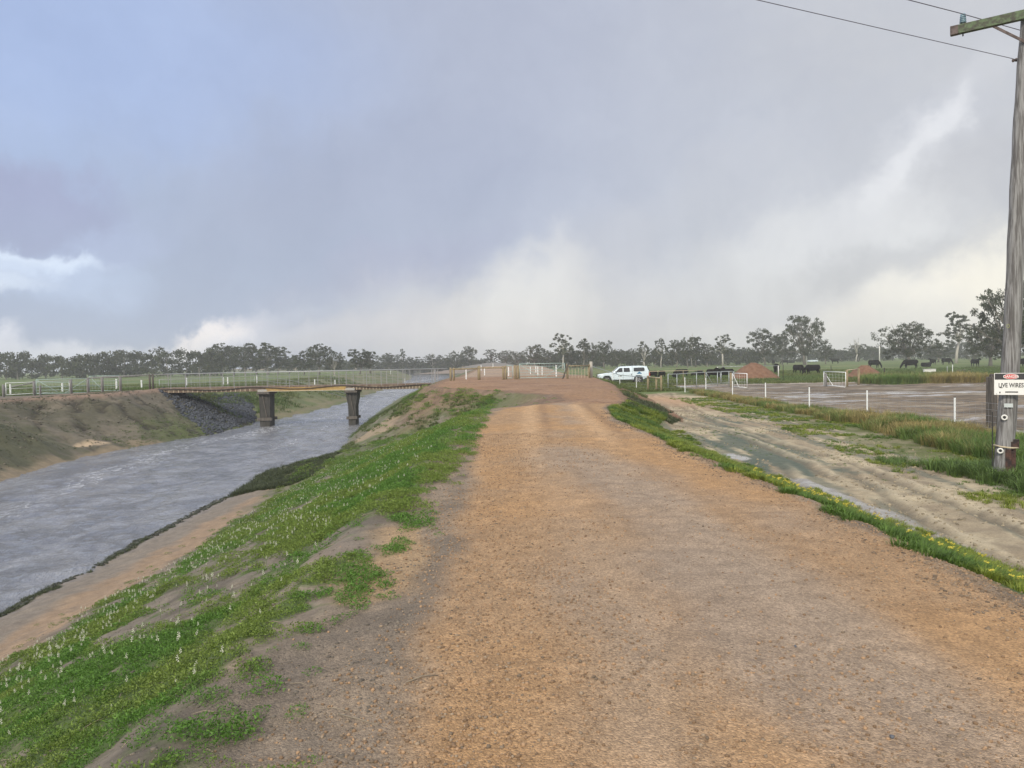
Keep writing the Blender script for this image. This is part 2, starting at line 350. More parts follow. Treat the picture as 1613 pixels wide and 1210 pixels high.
    # raw red-brown face where the ramp was filled
    ff = (y > 27) & (y < 49) & (x > mid) & (x < xc + .6)
    face = sst(y + wob * 5, 38.0 + 0 * x, 43) * sst(x, -8, -4.5) + np.exp(-((x - 1.2) / 1.6) ** 2 - ((y - 33.5) / 4) ** 2) * 1.3
    C = np.where(ff[..., None], lerp(C, (.225, .150, .105), np.clip(face, 0, 1) * .85), C)
    C = np.where(ff[..., None], lerp(C, (.12, .08, .06), np.clip(face, 0, 1) * sst(n2, .5, .62) * .6), C)
    # --- far bank
    fbk = (x < mid); dist = xf - x
    fc = np.zeros(C.shape) + np.array((.160, .140, .108)); fc = lerp(fc, (.10, .094, .066), sst(n1 * .7 + n2 * .3, .40, .58)); fc = lerp(fc, (.10, .125, .045), sst(z + wob * 1.4, -1.3, -2.6) * sst(x + wob * 4, -29, -22.5) * .8 * sst(y + x * .3, 39, 42) )
    er = np.abs(fbm(x * .55 + y * .2, y * .3, 31, 4, .6) - .5); fc = lerp(fc, (.045, .040, .032), sst(.05 - er, 0, .03) * .9 * sst(n1, .40, .5))
    hump = np.exp(-((x + 26) / 4.2) ** 2 - ((y - 36) / 5.5) ** 2); fc = lerp(fc, (.095, .098, .058), sst(hump + (n2 - .5) * .8, .2, .5) * .85)
    fc = lerp(fc, (.28, .22, .15), sst(.35 + wob * 2 - dist, -.2, .4) * (y < 48) * .8)
    sandp = np.exp(-((x + 23.6 - (y - 42) * .25) / .55) ** 2 - ((y - 42.4) / 2.2) ** 2); fc = lerp(fc, (.44, .34, .235), sst(sandp + wob * .8, .6, .8))
    fc = lerp(fc, (.30, .205, .155), sst(z, -.35, -.1) * (y < 62) * .7)
    gg = sst(y, 60, 66); fc2 = np.zeros(C.shape) + np.array((.125, .150, .062)); fc2 = lerp(fc2, (.19, .18, .10), sst(n1, .45, .65)); fc2 = lerp(fc2, (.24, .19, .13), np.exp(-((dist - .5) / .4) ** 2) * .5)
    fc = fc * (1 - gg)[..., None] + fc2 * gg[..., None]
    on = fbk & (dist < np.interp(y, [58, 66, 80], [30, 19, 16]))
    C = np.where(on[..., None], fc, C)
    zone = np.where(rd > .5, 1, np.where(slope | on, 2, np.where(trk > .5, 3, np.where(yard > .5, 4, 0))))
    C = C * (.86 + .28 * nf)[..., None]
    return np.clip(C, .01, 1), wet, grav, zone

def axis(*segs):
    out = []
    for a, b, s in segs: out += list(np.arange(a, b, s))
    return out
gl = lambda a, b, n: list(np.exp(np.linspace(math.log(a), math.log(b), n)))
xs = [-v for v in gl(60, 800, 26)][::-1][:-1] + axis((-60, -34, .7), (-34, -12, .22), (-12, -6, .09), (-6, 5.5, .05), (5.5, 12, .09), (12, 18, .22), (18, 45, .7)) + gl(45, 800, 40)
ys = axis((-30, 1, 2.0), (1, 9, .05), (9, 18, .08), (18, 36, .14), (36, 64, .22), (64, 110, .6)) + gl(110, 730, 70)
X, Y = np.meshgrid(np.array(xs), np.array(ys)); Z = height(X, Y)
gc, gwet, ggrav, gzone = ground_look(X, Y, Z)
ny, nx = X.shape
def mk(name, V, F, mat, parent=None, smooth=False, col=None, loc=None, extra=None):
    """one mesh object from arrays; F is an (n,3) or (n,4) array or a list of tuples"""
    me = bpy.data.meshes.new(name)
    V = np.asarray(V, np.float32)
    if isinstance(F, np.ndarray):
        k = F.shape[1]; me.vertices.add(len(V)); me.vertices.foreach_set('co', V.ravel())
        me.loops.add(F.size); me.loops.foreach_set('vertex_index', F.astype(np.int32).ravel())
        me.polygons.add(len(F)); me.polygons.foreach_set('loop_start', np.arange(0, F.size, k, dtype=np.int32))
        try: me.polygons.foreach_set('loop_total', np.full(len(F), k, np.int32))
        except Exception: pass
        me.update(calc_edges=True); 
    else:
        me.from_pydata([tuple(v) for v in V.tolist()], [], F)
    if col is not None:
        a = me.color_attributes.new('Col', 'FLOAT_COLOR', 'POINT'); cc = np.ones((len(V), 4), np.float32); cc[:, :3] = col; a.data.foreach_set('color', cc.ravel())
    for kx, vx in (extra or {}).items():
        a = me.attributes.new(kx, 'FLOAT', 'POINT'); a.data.foreach_set('value', np.asarray(vx, np.float32))
    if smooth: me.polygons.foreach_set('use_smooth', np.ones(len(me.polygons), bool))
    me.validate(); 
    for mm in (mat if isinstance(mat, (list, tuple)) else [mat]): me.materials.append(mm)
    o = bpy.data.objects.new(name, me); COL.objects.link(o)
    if parent: o.parent = parent
    if loc is not None: o.location = loc
    return o
def tag(o, label=None, cat=None, group=None, kind=None):
    if label: o['label'] = label
    if cat: o['category'] = cat
    if group: o['group'] = group
    if kind: o['kind'] = kind
    return o
def thing(name, label, cat, loc=(0, 0, 0), rz=0.0, group=None):
    o = bpy.data.objects.new(name, None); COL.objects.link(o); o.location = loc; o.rotation_euler = (0, 0, rz); o.empty_display_size = .3
    return tag(o, label, cat, group)

# ------------------------------------------------------------------ materials
def pmat(name, color=(.5, .5, .5), rough=.6, metal=0.0, spec=.5, var=.0, vscale=8.0, bump=0.0, bscale=30.0, stretch=None, col2=None, attr=False, transl=0.0):
    m = bpy.data.materials.new(name); m.use_nodes = True; n = NT(m.node_tree); b = n.n['Principled BSDF']
    tcx = n.add('ShaderNodeTexCoord').outputs['Object']
    if stretch:
        mp = n.add('ShaderNodeMapping'); mp.inputs['Scale'].default_value = stretch; n.l.new(tcx, mp.inputs[0]); tcx = mp.outputs[0]
    if attr:
        at = n.add('ShaderNodeAttribute', attribute_name='Col'); base = at.outputs['Color']
    else: base = (*color, 1.0)
    if var or col2:
        nz = n.noise(tcx, vscale, 6, .6)
        if col2: base = n.mix(n.ramp(nz, .38, .62), base, (*col2, 1.0))
        if var: base = n.mix(1.0, base, n.mix(n.noise(tcx, vscale * 2.7, 5, .6), (1 - var,) * 3, (1 + var,) * 3), 'MULTIPLY')
    n.put(b.inputs['Base Color'], base); b.inputs['Roughness'].default_value = rough; b.inputs['Metallic'].default_value = metal
    b.inputs['Specular IOR Level'].default_value = spec
    if bump:
        bn = n.add('ShaderNodeBump'); bn.inputs['Strength'].default_value = bump; bn.inputs['Distance'].default_value = .02
        n.l.new(n.noise(tcx, bscale, 6, .65), bn.inputs['Height']); n.l.new(bn.outputs[0], b.inputs['Normal'])
    if transl:
        tr = n.add('ShaderNodeBsdfTranslucent'); n.put(tr.inputs[0], base); ms = n.add('ShaderNodeMixShader'); ms.inputs[0].default_value = transl
        n.l.new(b.outputs[0], ms.inputs[1]); n.l.new(tr.outputs[0], ms.inputs[2]); n.l.new(ms.outputs[0], n.n['Material Output'].inputs[0])
    return m
# ground
mg = bpy.data.materials.new('earth'); mg.use_nodes = True; n = NT(mg.node_tree); b = n.n['Principled BSDF']
geo = n.add('ShaderNodeNewGeometry'); pos = geo.outputs['Position']
base = n.add('ShaderNodeAttribute', attribute_name='Col').outputs['Color']; wt = n.add('ShaderNodeAttribute', attribute_name='wet').outputs['Fac']; gv = n.add('ShaderNodeAttribute', attribute_name='gravel').outputs['Fac']
nA = n.noise(pos, 38, 6, .7); nB = n.noise(pos, 5, 6, .65)
base = n.mix(1.0, base, n.mix(n.ramp(nA, .25, .75), (.79, .79, .79), (1.21, 1.21, 1.21)), 'MULTIPLY')
base = n.mix(1.0, base, n.mix(n.ramp(nB, .25, .75), (.85, .85, .85), (1.15, 1.15, 1.15)), 'MULTIPLY')
vo = n.add('ShaderNodeTexVoronoi'); n.l.new(pos, vo.inputs['Vector']); vo.inputs['Scale'].default_value = 95
vo2 = n.add('ShaderNodeTexVoronoi'); n.l.new(pos, vo2.inputs['Vector']); vo2.inputs['Scale'].default_value = 190
sepc = n.add('ShaderNodeSeparateColor'); n.l.new(vo.outputs['Color'], sepc.inputs[0])
stone = n.mix(n.ramp(sepc.outputs[0], .1, .95), (.74, .73, .73), (1.28, 1.25, 1.2))
base = n.mix(n.m('MULTIPLY', gv, .75), base, n.mix(1.0, base, stone, 'MULTIPLY'))
crev = n.ramp(vo.outputs['Distance'], .35, .75); crev = n.m('MULTIPLY', crev, gv)
wts = n.m('MULTIPLY', wt, 1.0)
n.put(b.inputs['Base Color'], base)
n.put(b.inputs['Roughness'], n.m('SUBTRACT', .92, n.m('MULTIPLY', wts, .86)))
b.inputs['Specular IOR Level'].default_value = .3
bh = n.m('ADD', n.m('MULTIPLY', nA, .55), n.m('MULTIPLY', nB, .9))
bh = n.m('ADD', bh, n.m('MULTIPLY', n.m('MULTIPLY', vo.outputs['Distance'], gv), -.55))
bh = n.m('ADD', bh, n.m('MULTIPLY', n.m('MULTIPLY', vo2.outputs['Distance'], gv), -.25))
bn = n.add('ShaderNodeBump'); n.put(bn.inputs['Strength'], n.m('MULTIPLY', n.m('SUBTRACT', 1.0, wts, clamp=True), .8)); bn.inputs['Distance'].default_value = .018
n.l.new(bh, bn.inputs['Height']); n.l.new(bn.outputs[0], b.inputs['Normal'])

idx = np.arange(ny * nx).reshape(ny, nx)
quads = np.stack([idx[:-1, :-1], idx[:-1, 1:], idx[1:, 1:], idx[1:, :-1]], -1).reshape(-1, 4)
qz = gzone[:-1, :-1].reshape(-1)
P = np.stack([X, Y, Z], -1).reshape(-1, 3); CC = gc.reshape(-1, 3); WW = gwet.ravel(); GG = ggrav.ravel()
for k, nm in enumerate(('ground', 'road', 'river_bank', 'dirt_track', 'muddy_yard')):
    q = quads[qz == k]; u, inv = np.unique(q, return_inverse=True)
    o = mk(nm, P[u], inv.reshape(-1, 4), mg, smooth=True, col=CC[u], extra={'wet': WW[u], 'gravel': GG[u]})
    tag(o, kind='structure')

# ------------------------------------------------------------------ water
mw = bpy.data.materials.new('river_water'); mw.use_nodes = True; n = NT(mw.node_tree); b = n.n['Principled BSDF']
pos = n.add('ShaderNodeNewGeometry').outputs['Position']
mp = n.add('ShaderNodeMapping'); mp.inputs['Scale'].default_value = (1.0, .45, 1); mp.inputs['Rotation'].default_value = (0, 0, .25); n.l.new(pos, mp.inputs[0])
foam = n.noise(mp.outputs[0], 3.6, 9, .72, dist=.9); foam2 = n.noise(mp.outputs[0], .22, 4, .55)
at = n.add('ShaderNodeAttribute', attribute_name='foam').outputs['Fac']
ff = n.m('MULTIPLY', n.ramp(n.m('ADD', foam, n.m('MULTIPLY', at, .12)), .55, .78), n.m('ADD', n.ramp(foam2, .45, .6, .15, .40), n.m('MULTIPLY', at, .45), clamp=True))
n.put(b.inputs['Base Color'], n.mix(ff, n.mix(n.ramp(n.noise(mp.outputs[0], .9, 5, .6, dist=.6), .4, .62), (.17, .175, .195), (.26, .265, .285)), (.55, .56, .59)))
n.put(b.inputs['Roughness'], n.m('ADD', .09, n.m('MULTIPLY', ff, .4))); b.inputs['IOR'].default_value = 1.36; b.inputs['Specular IOR Level'].default_value = 1.0
bn = n.add('ShaderNodeBump'); bn.inputs['Strength'].default_value = 1.0; bn.inputs['Distance'].default_value = .15
wv = n.m('ADD', n.noise(mp.outputs[0], 3.2, 6, .6, dist=.5), n.m('MULTIPLY', n.noise(mp.outputs[0], 11, 4, .6), .4))
n.l.new(wv, bn.inputs['Height']); n.l.new(bn.outputs[0], b.inputs['Normal'])
wx = np.arange(-46, -5.5, .22); wy = np.array(axis((-20, 8, 1.0), (8, 50, .16), (50, 110, .35)) + gl(110, 340, 110)); wx = np.concatenate([[-300, -200, -120, -80, -60], wx])
WX, WY = np.meshgrid(wx, wy)
WZ = WATER + (fbm(WX * .8 + WY * .15, WY * .7, 201, 4, .6) - .5) * .17 + (fbm(WX * 2.2, WY * 2.2, 205, 2) - .5) * .06
nn = np.clip((WX - itp(WY, XF)) / (itp(WY, XN) - itp(WY, XF)), 0, 1)
fo = np.exp(-((nn - (.42 + .16 * np.sin(WY * .09 + .7))) / .085) ** 2) + .8 * np.exp(-((nn - .72) / .08) ** 2) * sst(WY, 30, 48) + .9 * np.exp(-((nn - .25) / .1) ** 2) * sst(WY, 44, 54) * sst(70 - WY, 0, 8)
i2 = np.arange(WX.size).reshape(WX.shape); wq = np.stack([i2[:-1, :-1], i2[:-1, 1:], i2[1:, 1:], i2[1:, :-1]], -1).reshape(-1, 4)
tag(mk('river_water', np.stack([WX, WY, WZ], -1).reshape(-1, 3), wq, mw, smooth=True, extra={'foam': np.clip(fo, 0, 1).ravel()}), kind='structure')

# ------------------------------------------------------------------ mesh builder
def frame_of(d):
    d = Vector(d).normalized(); up = Vector((0, 0, 1)) if abs(d.z) < .95 else Vector((1, 0, 0))
    s_ = d.cross(up).normalized(); return s_, s_.cross(d).normalized()
class MB:
    def __init__(s): s.v = []; s.f = []; s.mi = []
    def raw(s, vs, fs, mi=0):
        o = len(s.v); s.v += [tuple(v) for v in vs]; s.f += [tuple(i + o for i in f) for f in fs]; s.mi += [mi] * len(fs)
    def box(s, c, size, rz=0.0, mi=0, bev=0.0, M=None):
        hx, hy, hz_ = [q / 2 for q in size]; vs = []
        if bev:
            b_ = bev
            for z, k in ((-hz_, b_), (-hz_ + b_, 0), (hz_ - b_, 0), (hz_, b_)):
                for (sx, sy) in ((-1, -1), (1, -1), (1, 1), (-1, 1)):
                    vs += [(sx * (hx - k), sy * (hy - k - b_ * .0) , z)]
            fs = [(3, 2, 1, 0), (12, 13, 14, 15)] + [(l * 4 + i, l * 4 + (i + 1) % 4, l * 4 + 4 + (i + 1) % 4, l * 4 + 4 + i) for l in range(3) for i in range(4)]
        else:
            vs = [(x, y, z) for z in (-hz_, hz_) for (x, y) in ((-hx, -hy), (hx, -hy), (hx, hy), (-hx, hy))]
            fs = [(3, 2, 1, 0), (4, 5, 6, 7), (0, 1, 5, 4), (1, 2, 6, 5), (2, 3, 7, 6), (3, 0, 4, 7)]
        R_ = Matrix.Rotation(rz, 3, 'Z') if M is None else M
        s.raw([Vector(c) + R_ @ Vector(v) for v in vs], fs, mi)
    def bar(s, p, q, w_, h, mi=0):
        p = Vector(p); q = Vector(q); a, b_ = frame_of(q - p)
        vs = [e + a * (sx * w_ / 2) + b_ * (sy * h / 2) for e in (p, q) for (sx, sy) in ((-1, -1), (1, -1), (1, 1), (-1, 1))]
        s.raw(vs, [(0, 1, 2, 3), (7, 6, 5, 4), (4, 5, 1, 0), (5, 6, 2, 1), (6, 7, 3, 2), (7, 4, 0, 3)], mi)
    def tube(s, pts, r, n=8, mi=0, cap=True, jit=0.0):
        pts = [Vector(p) for p in pts]; rs = r if isinstance(r, (list, tuple)) else [r] * len(pts); vs = []; fs = []
        a = None
        for i, p in enumerate(pts):
            d = (pts[min(i + 1, len(pts) - 1)] - pts[max(i - 1, 0)]).normalized()
            if a is None: a, b_ = frame_of(d)
            else: a = (a - d * a.dot(d)).normalized(); b_ = a.cross(d) * -1
            b_ = d.cross(a)
            for k in range(n):
                t = 2 * math.pi * k / n; rr = rs[i] * (1 + jit * random.uniform(-1, 1)); vs.append(p + (a * math.cos(t) + b_ * math.sin(t)) * rr)
        for i in range(len(pts) - 1):
            for k in range(n): fs.append((i * n + k, i * n + (k + 1) % n, (i + 1) * n + (k + 1) % n, (i + 1) * n + k))
        if cap: fs += [tuple(reversed(range(n))), tuple(range((len(pts) - 1) * n, len(pts) * n))]
        s.raw(vs, fs, mi)
    def cyl(s, c, axis_, r, L, n=20, mi=0, r2=None):
        ax = Vector(axis_).normalized(); s.tube([Vector(c) - ax * L / 2, Vector(c) + ax * L / 2], [r, r if r2 is None else r2], n, mi)
    def lathe(s, c, prof, n=24, mi=0, axis_=(0, 0, 1)):
        ax = Vector(axis_).normalized(); s.tube([Vector(c) + ax * z for r, z in prof], [r for r, z in prof], n, mi)
    def build(s, name, mats, parent=None, smooth=False, loc=None, rz=None):
        o = mk(name, np.array([tuple(v) for v in s.v]), s.f, mats, parent, smooth)
        if isinstance(mats, (list, tuple)) and len(mats) > 1 and len(o.data.polygons) == len(s.mi): o.data.polygons.foreach_set('material_index', s.mi)
        if loc is not None: o.location = loc
        if rz is not None: o.rotation_euler = (0, 0, rz)
        return o
def copy_thing(o, label=None, group=None, parent=None):
    c_ = o.copy(); COL.objects.link(c_); c_.parent = parent
    if label: c_['label'] = label
    if group: c_['group'] = group
    for ch in list(o.children): copy_thing(ch, parent=c_)
    return c_

M = dict(
    pine=pmat('treated_pine', (.30, .255, .155), .85, var=.28, vscale=3, bump=.4, bscale=20, stretch=(4, 4, .6), col2=(.22, .17, .10)),
    oldwood=pmat('weathered_wood', (.30, .30, .305), .9, var=.30, vscale=9, bump=.9, bscale=30, stretch=(3.0, 3.0, .16), col2=(.12, .115, .115)),
    darkwood=pmat('dark_wet_wood', (.13, .115, .10), .8, var=.35, vscale=6, bump=.7, bscale=16, stretch=(3, 3, .3), col2=(.07, .062, .055)),
    greenwood=pmat('lichen_wood', (.12, .165, .095), .9, var=.35, vscale=11, bump=.6, bscale=30, col2=(.075, .075, .06)),
    endwood=pmat('bare_end_wood', (.15, .12, .115), .9, var=.35, vscale=12, bump=.5, bscale=30, col2=(.09, .07, .065)),
    galv=pmat('galvanised_steel', (.40, .44, .45), .5, .5, var=.12, vscale=5),
    palegalv=pmat('pale_green_steel', (.36, .47, .45), .5, .2, var=.1, vscale=5),
    wire=pmat('fence_wire', (.36, .36, .37), .5, .6),
    darkwire=pmat('power_wire', (.10, .09, .12), .6, .2),
    white=pmat('white_post_paint', (.80, .83, .84), .45, var=.05, vscale=6),
    black=pmat('black_plastic', (.015, .015, .017), .5),
    hose=pmat('dark_hose', (.035, .026, .024), .7),
    yellow=pmat('yellow_beam_paint', (.40, .275, .09), .7, var=.28, vscale=2.0, col2=(.30, .19, .075)),
    deck=pmat('rusty_deck_edge', (.13, .085, .06), .85, var=.35, vscale=3.5, bump=.3, col2=(.20, .155, .115)),
    concrete=pmat('pale_concrete', (.36, .35, .33), .9, var=.25, vscale=5, bump=.4),
    pier=pmat('stained_timber_pier', (.060, .057, .052), .85, var=.40, vscale=2.6, bump=.8, bscale=9, stretch=(2.2, 2.2, .35), col2=(.035, .034, .032)),
    rust=pmat('rusty_steel', (.10, .05, .04), .7, .3, var=.4, vscale=8, bump=.4, col2=(.03, .022, .022)),
    rope=pmat('cream_rope', (.50, .43, .31), .9, var=.2, vscale=30),
    ceramic=pmat('white_ceramic', (.72, .72, .70), .35), insul=pmat('blue_grey_porcelain', (.17, .27, .33), .22, spec=.7),
    signw=pmat('sign_white', (.80, .80, .80), .4, var=.03), signk=pmat('sign_black', (.035, .035, .04), .45), signr=pmat('sign_red', (.62, .06, .06), .45),
    plate=pmat('aluminium_plate', (.60, .66, .68), .35, .4, var=.1),
    paint=pmat('pearl_white_paint', (.66, .76, .84), .28, spec=.6), glass=pmat('dark_tinted_glass', (.012, .014, .018), .08, spec=.8),
    tyre=pmat('tyre_rubber', (.018, .018, .018), .85), alloy=pmat('alloy_wheel', (.55, .55, .57), .35, .6), trim=pmat('black_trim', (.02, .02, .022), .6),
    tail=pmat('red_lamp', (.40, .02, .02), .25), lamp=pmat('clear_lamp', (.65, .68, .70), .15), blue=pmat('blue_decal', (.03, .17, .33), .4),
    cow=pmat('black_hide', (.007, .0065, .0065), .9, spec=.15, var=.4, vscale=5), muzzle=pmat('grey_muzzle', (.05, .045, .045), .6),
    mound=pmat('red_brown_soil', (.20, .112, .068), .95, var=.35, vscale=2.0, bump=1.0, bscale=9, col2=(.155, .078, .045)),
    bark=pmat('grey_bark', (.20, .185, .165), .9, var=.35, vscale=2, bump=.5, bscale=6, stretch=(2, 2, .3)),
    palebark=pmat('pale_bark', (.42, .40, .36), .9, var=.25, vscale=2),
    leaf=pmat('tree_leaves', attr=True, rough=.7, transl=.30), grass=pmat('green_blades', attr=True, rough=.6, transl=.35),
    petal=pmat('white_petals', (.82, .82, .70), .6, transl=.3), ypetal=pmat('yellow_petals', (.80, .68, .10), .6, transl=.3), stem=pmat('flower_stem', (.09, .17, .035), .6),
    rock=pmat('dark_basalt', (.075, .085, .105), .75, var=.45, vscale=3, bump=.5, col2=(.13, .14, .165)),
    pebble=pmat('laterite_pebble', attr=True, rough=.85, var=.25, vscale=40), twig=pmat('dry_twig', (.24, .20, .15), .9, var=.3, vscale=20),
)

# ------------------------------------------------------------------ power pole with crossarm and sign
pb = D(1579, 742, 15.0); ptop = D(1622, 18, 15.0)
pole = thing('power_pole', 'leaning weathered grey timber power pole at right edge carrying a mossy crossarm', 'power pole', pb)
axis_p = (ptop - pb).normalized(); Lp = (ptop - pb).length
fwd = Vector((-pb.x, -pb.y, 0)).normalized(); rgt = Vector((fwd.y, -fwd.x, 0)) * -1          # towards the viewer / to the viewer's right
def onp(t, a=0.0, b=0.0): return axis_p * t + rgt * a + fwd * b
b_ = MB(); pts = [onp(Lp * k / 26) for k in range(-1, 27)]
bend = [Vector((.035 * math.sin(k * .22), 0, 0)) for k in range(len(pts))]
b_.tube([p + q for p, q in zip(pts, bend)], [.172 - .045 * (k / 27) + .006 * math.sin(k * 1.9) for k in range(len(pts))], 22, jit=.012)
b_.build('timber_pole', M['oldwood'], pole, True)
b_ = MB(); b_.box(onp(.22, .165, .05), (.09, .12, .75), math.atan2(rgt.y, rgt.x)); b_.box(onp(.15, .09, .17), (.10, .02, .60), math.atan2(rgt.y, rgt.x)); b_.box(onp(.56, .20, .06), (.10, .12, .16), math.atan2(rgt.y, rgt.x)); b_.build('splice_channel', M['rust'], pole)
b_ = MB(); b_.box(onp(.62, -.198, .03), (.02, .09, 1.1), math.atan2(rgt.y, rgt.x)); b_.build('side_strap', M['black'], pole)
for t, a in ((1.075, -.02), (.42, -.055)):
    b_ = MB(); n_ = 20; R_, r_ = .042, .016
    c0 = onp(t, a, .21); vs = []; fs = []
    for i in range(n_):
        u = 2 * math.pi * i / n_
        for j in range(8):
            v = 2 * math.pi * j / 8; rr = R_ + r_ * math.cos(v); vs.append(c0 + rgt * (rr * math.cos(u)) + Vector((0, 0, 1)) * (rr * math.sin(u)) + fwd * (r_ * math.sin(v)))
    for i in range(n_):
        for j in range(8): fs.append((i * 8 + j, ((i + 1) % n_) * 8 + j, ((i + 1) % n_) * 8 + (j + 1) % 8, i * 8 + (j + 1) % 8))
    b_.raw(vs, fs); e_ = b_.build('ceramic_ring', M['ceramic'], pole, True)
    b_ = MB(); b_.cyl(c0 - fwd * .012, fwd, .018, .05, 10); b_.build('bolt', M['black'], e_)
b_ = MB(); b_.tube([onp(.52, -.17, .09), onp(.50, -.05, .20), onp(.485, .12, .215), onp(.48, .24, .10)], .016, 8); b_.build('rope_tie', M['rope'], pole, True)
b_ = MB(); b_.box(onp(1.31, .035, .19), (.145, .006, .075), math.atan2(rgt.y, rgt.x)); pl_ = b_.build('number_plate', M['plate'], pole)
b_ = MB(); ring = [onp(2.86, -.05 + .022 * math.cos(t), .178) + Vector((0, 0, .035 * math.sin(t))) for t in np.linspace(0, 2 * math.pi, 14)]; b_.tube(ring, .004, 5, cap=False); b_.build('painted_mark', pmat('mark_paint', (.35, .38, .13), .7), pole)
# crossarm
tA = (D(1613, 28, 15.0) - pb).dot(axis_p) ; cA = onp(tA, 0, .19)
armL = D(1497, 50, 15.6) - pb; armdir = (armL - cA); armdir.z = 0; armdir.normalize(); cA.z = armL.z
b_ = MB(); endp = armL; b_.bar(armL + armdir * -.14, cA - armdir * 1.5, .11, .17); xarm = b_.build('crossarm', M['greenwood'], pole)
b_ = MB(); b_.bar(armL, armL + armdir * -.138, .113, .173); b_.build('arm_end', M['endwood'], xarm)
q0 = cA + armdir * .62 - Vector((0, 0, .06)); q1 = cA - Vector((0, 0, .58))
b_ = MB(); b_.bar(q0, q1, .03, .045); b_.build('brace', M['endwood'], pole)
b_ = MB(); b_.bar(cA - armdir * .62 - Vector((0, 0, .06)), q1, .03, .045); b_.build('brace', M['endwood'], pole)
def insulator(c0, sc_=1.0, par=None):
    b_ = MB(); b_.cyl(c0 + Vector((0, 0, .02)), (0, 0, 1), .014, .26, 8); pin = b_.build('insulator_pin', M['galv'], par)
    b_ = MB(); pr = [(.03, .03)]
    for k in range(4): z = .04 + k * .034; pr += [(.062 - .003 * k, z), (.064 - .003 * k, z + .016), (.046, z + .024), (.046, z + .031)]
    pr += [(.05, .18), (.045, .21), (.02, .215)]
    b_.lathe(c0, [(r * sc_, z * sc_) for r, z in pr], 20); b_.build('insulator', M['insul'], pin, True)
i1 = armL - armdir * .22 + Vector((0, 0, .08)); insulator(i1, 1.0, pole)
i2_ = cA - armdir * 1.35 + Vector((0, 0, .06)); insulator(i2_, 1.0, pole)
b_ = MB(); b_.cyl(armL - armdir * .22 - Vector((0, 0, .10)), (0, 0, 1), .014, .09, 8); b_.build('bolt', M['black'], xarm)
sp_pt = onp((D(1613, 91, 15.0) - pb).dot(axis_p), -.20, 0)
b_ = MB(); b_.lathe(sp_pt, [(.018, -.045), (.035, -.035), (.022, 0), (.036, .035), (.018, .045)], 14, axis_=(1, .1, .2)); b_.build('spool_insulator', M['endwood'], pole, True)
# wires
ldir = Vector((.905, .425, 0))
def wire(name, p0, label, sag=.6, r=.006):
    pts = []
    for t in np.linspace(-42, 70, 60):
        z = p0.z + (sag * ((t / 50) ** 2) * (-1 if False else 1) - sag * abs(t) / 26) * 1.0
        pts.append((p0.x + ldir.x * t, p0.y + ldir.y * t, z))
    b_ = MB(); b_.tube(pts, r, 6); tag(b_.build(name, M['darkwire'], None, True), label, 'power line', 'wires on the power pole')
wire('power_line', pb + i1 + Vector((.03, -.06, .17)), 'upper dark wire held by the blue grey insulator on the crossarm end', .25, .008)
wire('power_line', pb + sp_pt + Vector((0, -.04, 0)), 'lower thin wire tied to the small insulator on the side of the pole', .25, .006)
# danger sign
Ls = (D(1590, 605, 15.0) - pb).dot(axis_p)
sgc = D(1592.5, 605, 14.75); sgn = thing('warning_sign', 'white and black DANGER LIVE WIRES sign fixed to the timber power pole', 'sign', sgc, math.atan2(rgt.y, rgt.x))
SWd, SHt = .55, .425
b_ = MB(); b_.box((0, 0, 0), (SWd, .006, SHt), bev=.002); b_.build('sign_panel', M['signw'], sgn)
b_ = MB(); b_.box((0, -.0045, SHt / 2 - .068), (SWd - .02, .003, .118)); b_.build('header_band', M['signk'], sgn)
def ell(name, rx, rz_, y, mat, zc):
    b_ = MB(); vs = [(rx * math.cos(t), y, zc + rz_ * math.sin(t)) for t in np.linspace(0, 2 * math.pi, 40, endpoint=False)]; vs2 = [(x, yy - .002, z) for x, yy, z in vs]
    b_.raw(vs + vs2, [tuple(reversed(range(40))), tuple(range(40, 80))] + [(i, (i + 1) % 40, 40 + (i + 1) % 40, 40 + i) for i in range(40)]); return b_.build(name, mat, sgn)
ell('white_oval', .126, .052, -.007, M['signw'], SHt / 2 - .068); ell('red_oval', .119, .045, -.010, M['signr'], SHt / 2 - .068)
def text(s_, size, loc, mat, par, name='lettering', sx=1.0, rot=(math.pi / 2, 0, 0), bold=.006):
    cu = bpy.data.curves.new(name, 'FONT'); cu.body = s_; cu.size = size; cu.align_x = 'CENTER'; cu.align_y = 'CENTER'; cu.extrude = .001; cu.offset = bold * size
    to = bpy.data.objects.new(name, cu); COL.objects.link(to); dg = bpy.context.evaluated_depsgraph_get(); me = bpy.data.meshes.new_from_object(to.evaluated_get(dg)); bpy.data.objects.remove(to)
    o = bpy.data.objects.new(name, me); COL.objects.link(o); me.materials.clear(); me.materials.append(mat); o.parent = par; o.location = loc; o.rotation_euler = rot; o.scale = (sx, 1, 1); return o
text('DANGER', .072, (0, -.0145, SHt / 2 - .070), M['signw'], sgn, bold=.02, sx=.86)
text('LIVE WIRES', .118, (0, -.006, -.028), M['signk'], sgn, sx=.70, bold=.018)
b_ = MB(); b_.box((.01, -.0045, -.155), (.21, .004, .022)); b_.box((-.18, -.0045, -.165), (.02, .004, .03)); b_.box((-.16, -.0045, -.072), (.05, .004, .012), 0); b_.build('black_bar', M['signk'], sgn)
for sx in (-.235, .235):
    b_ = MB(); b_.cyl((sx, -.006, -.19), (0, 1, 0), .008, .006, 8); b_.build('screw', M['galv'], sgn)

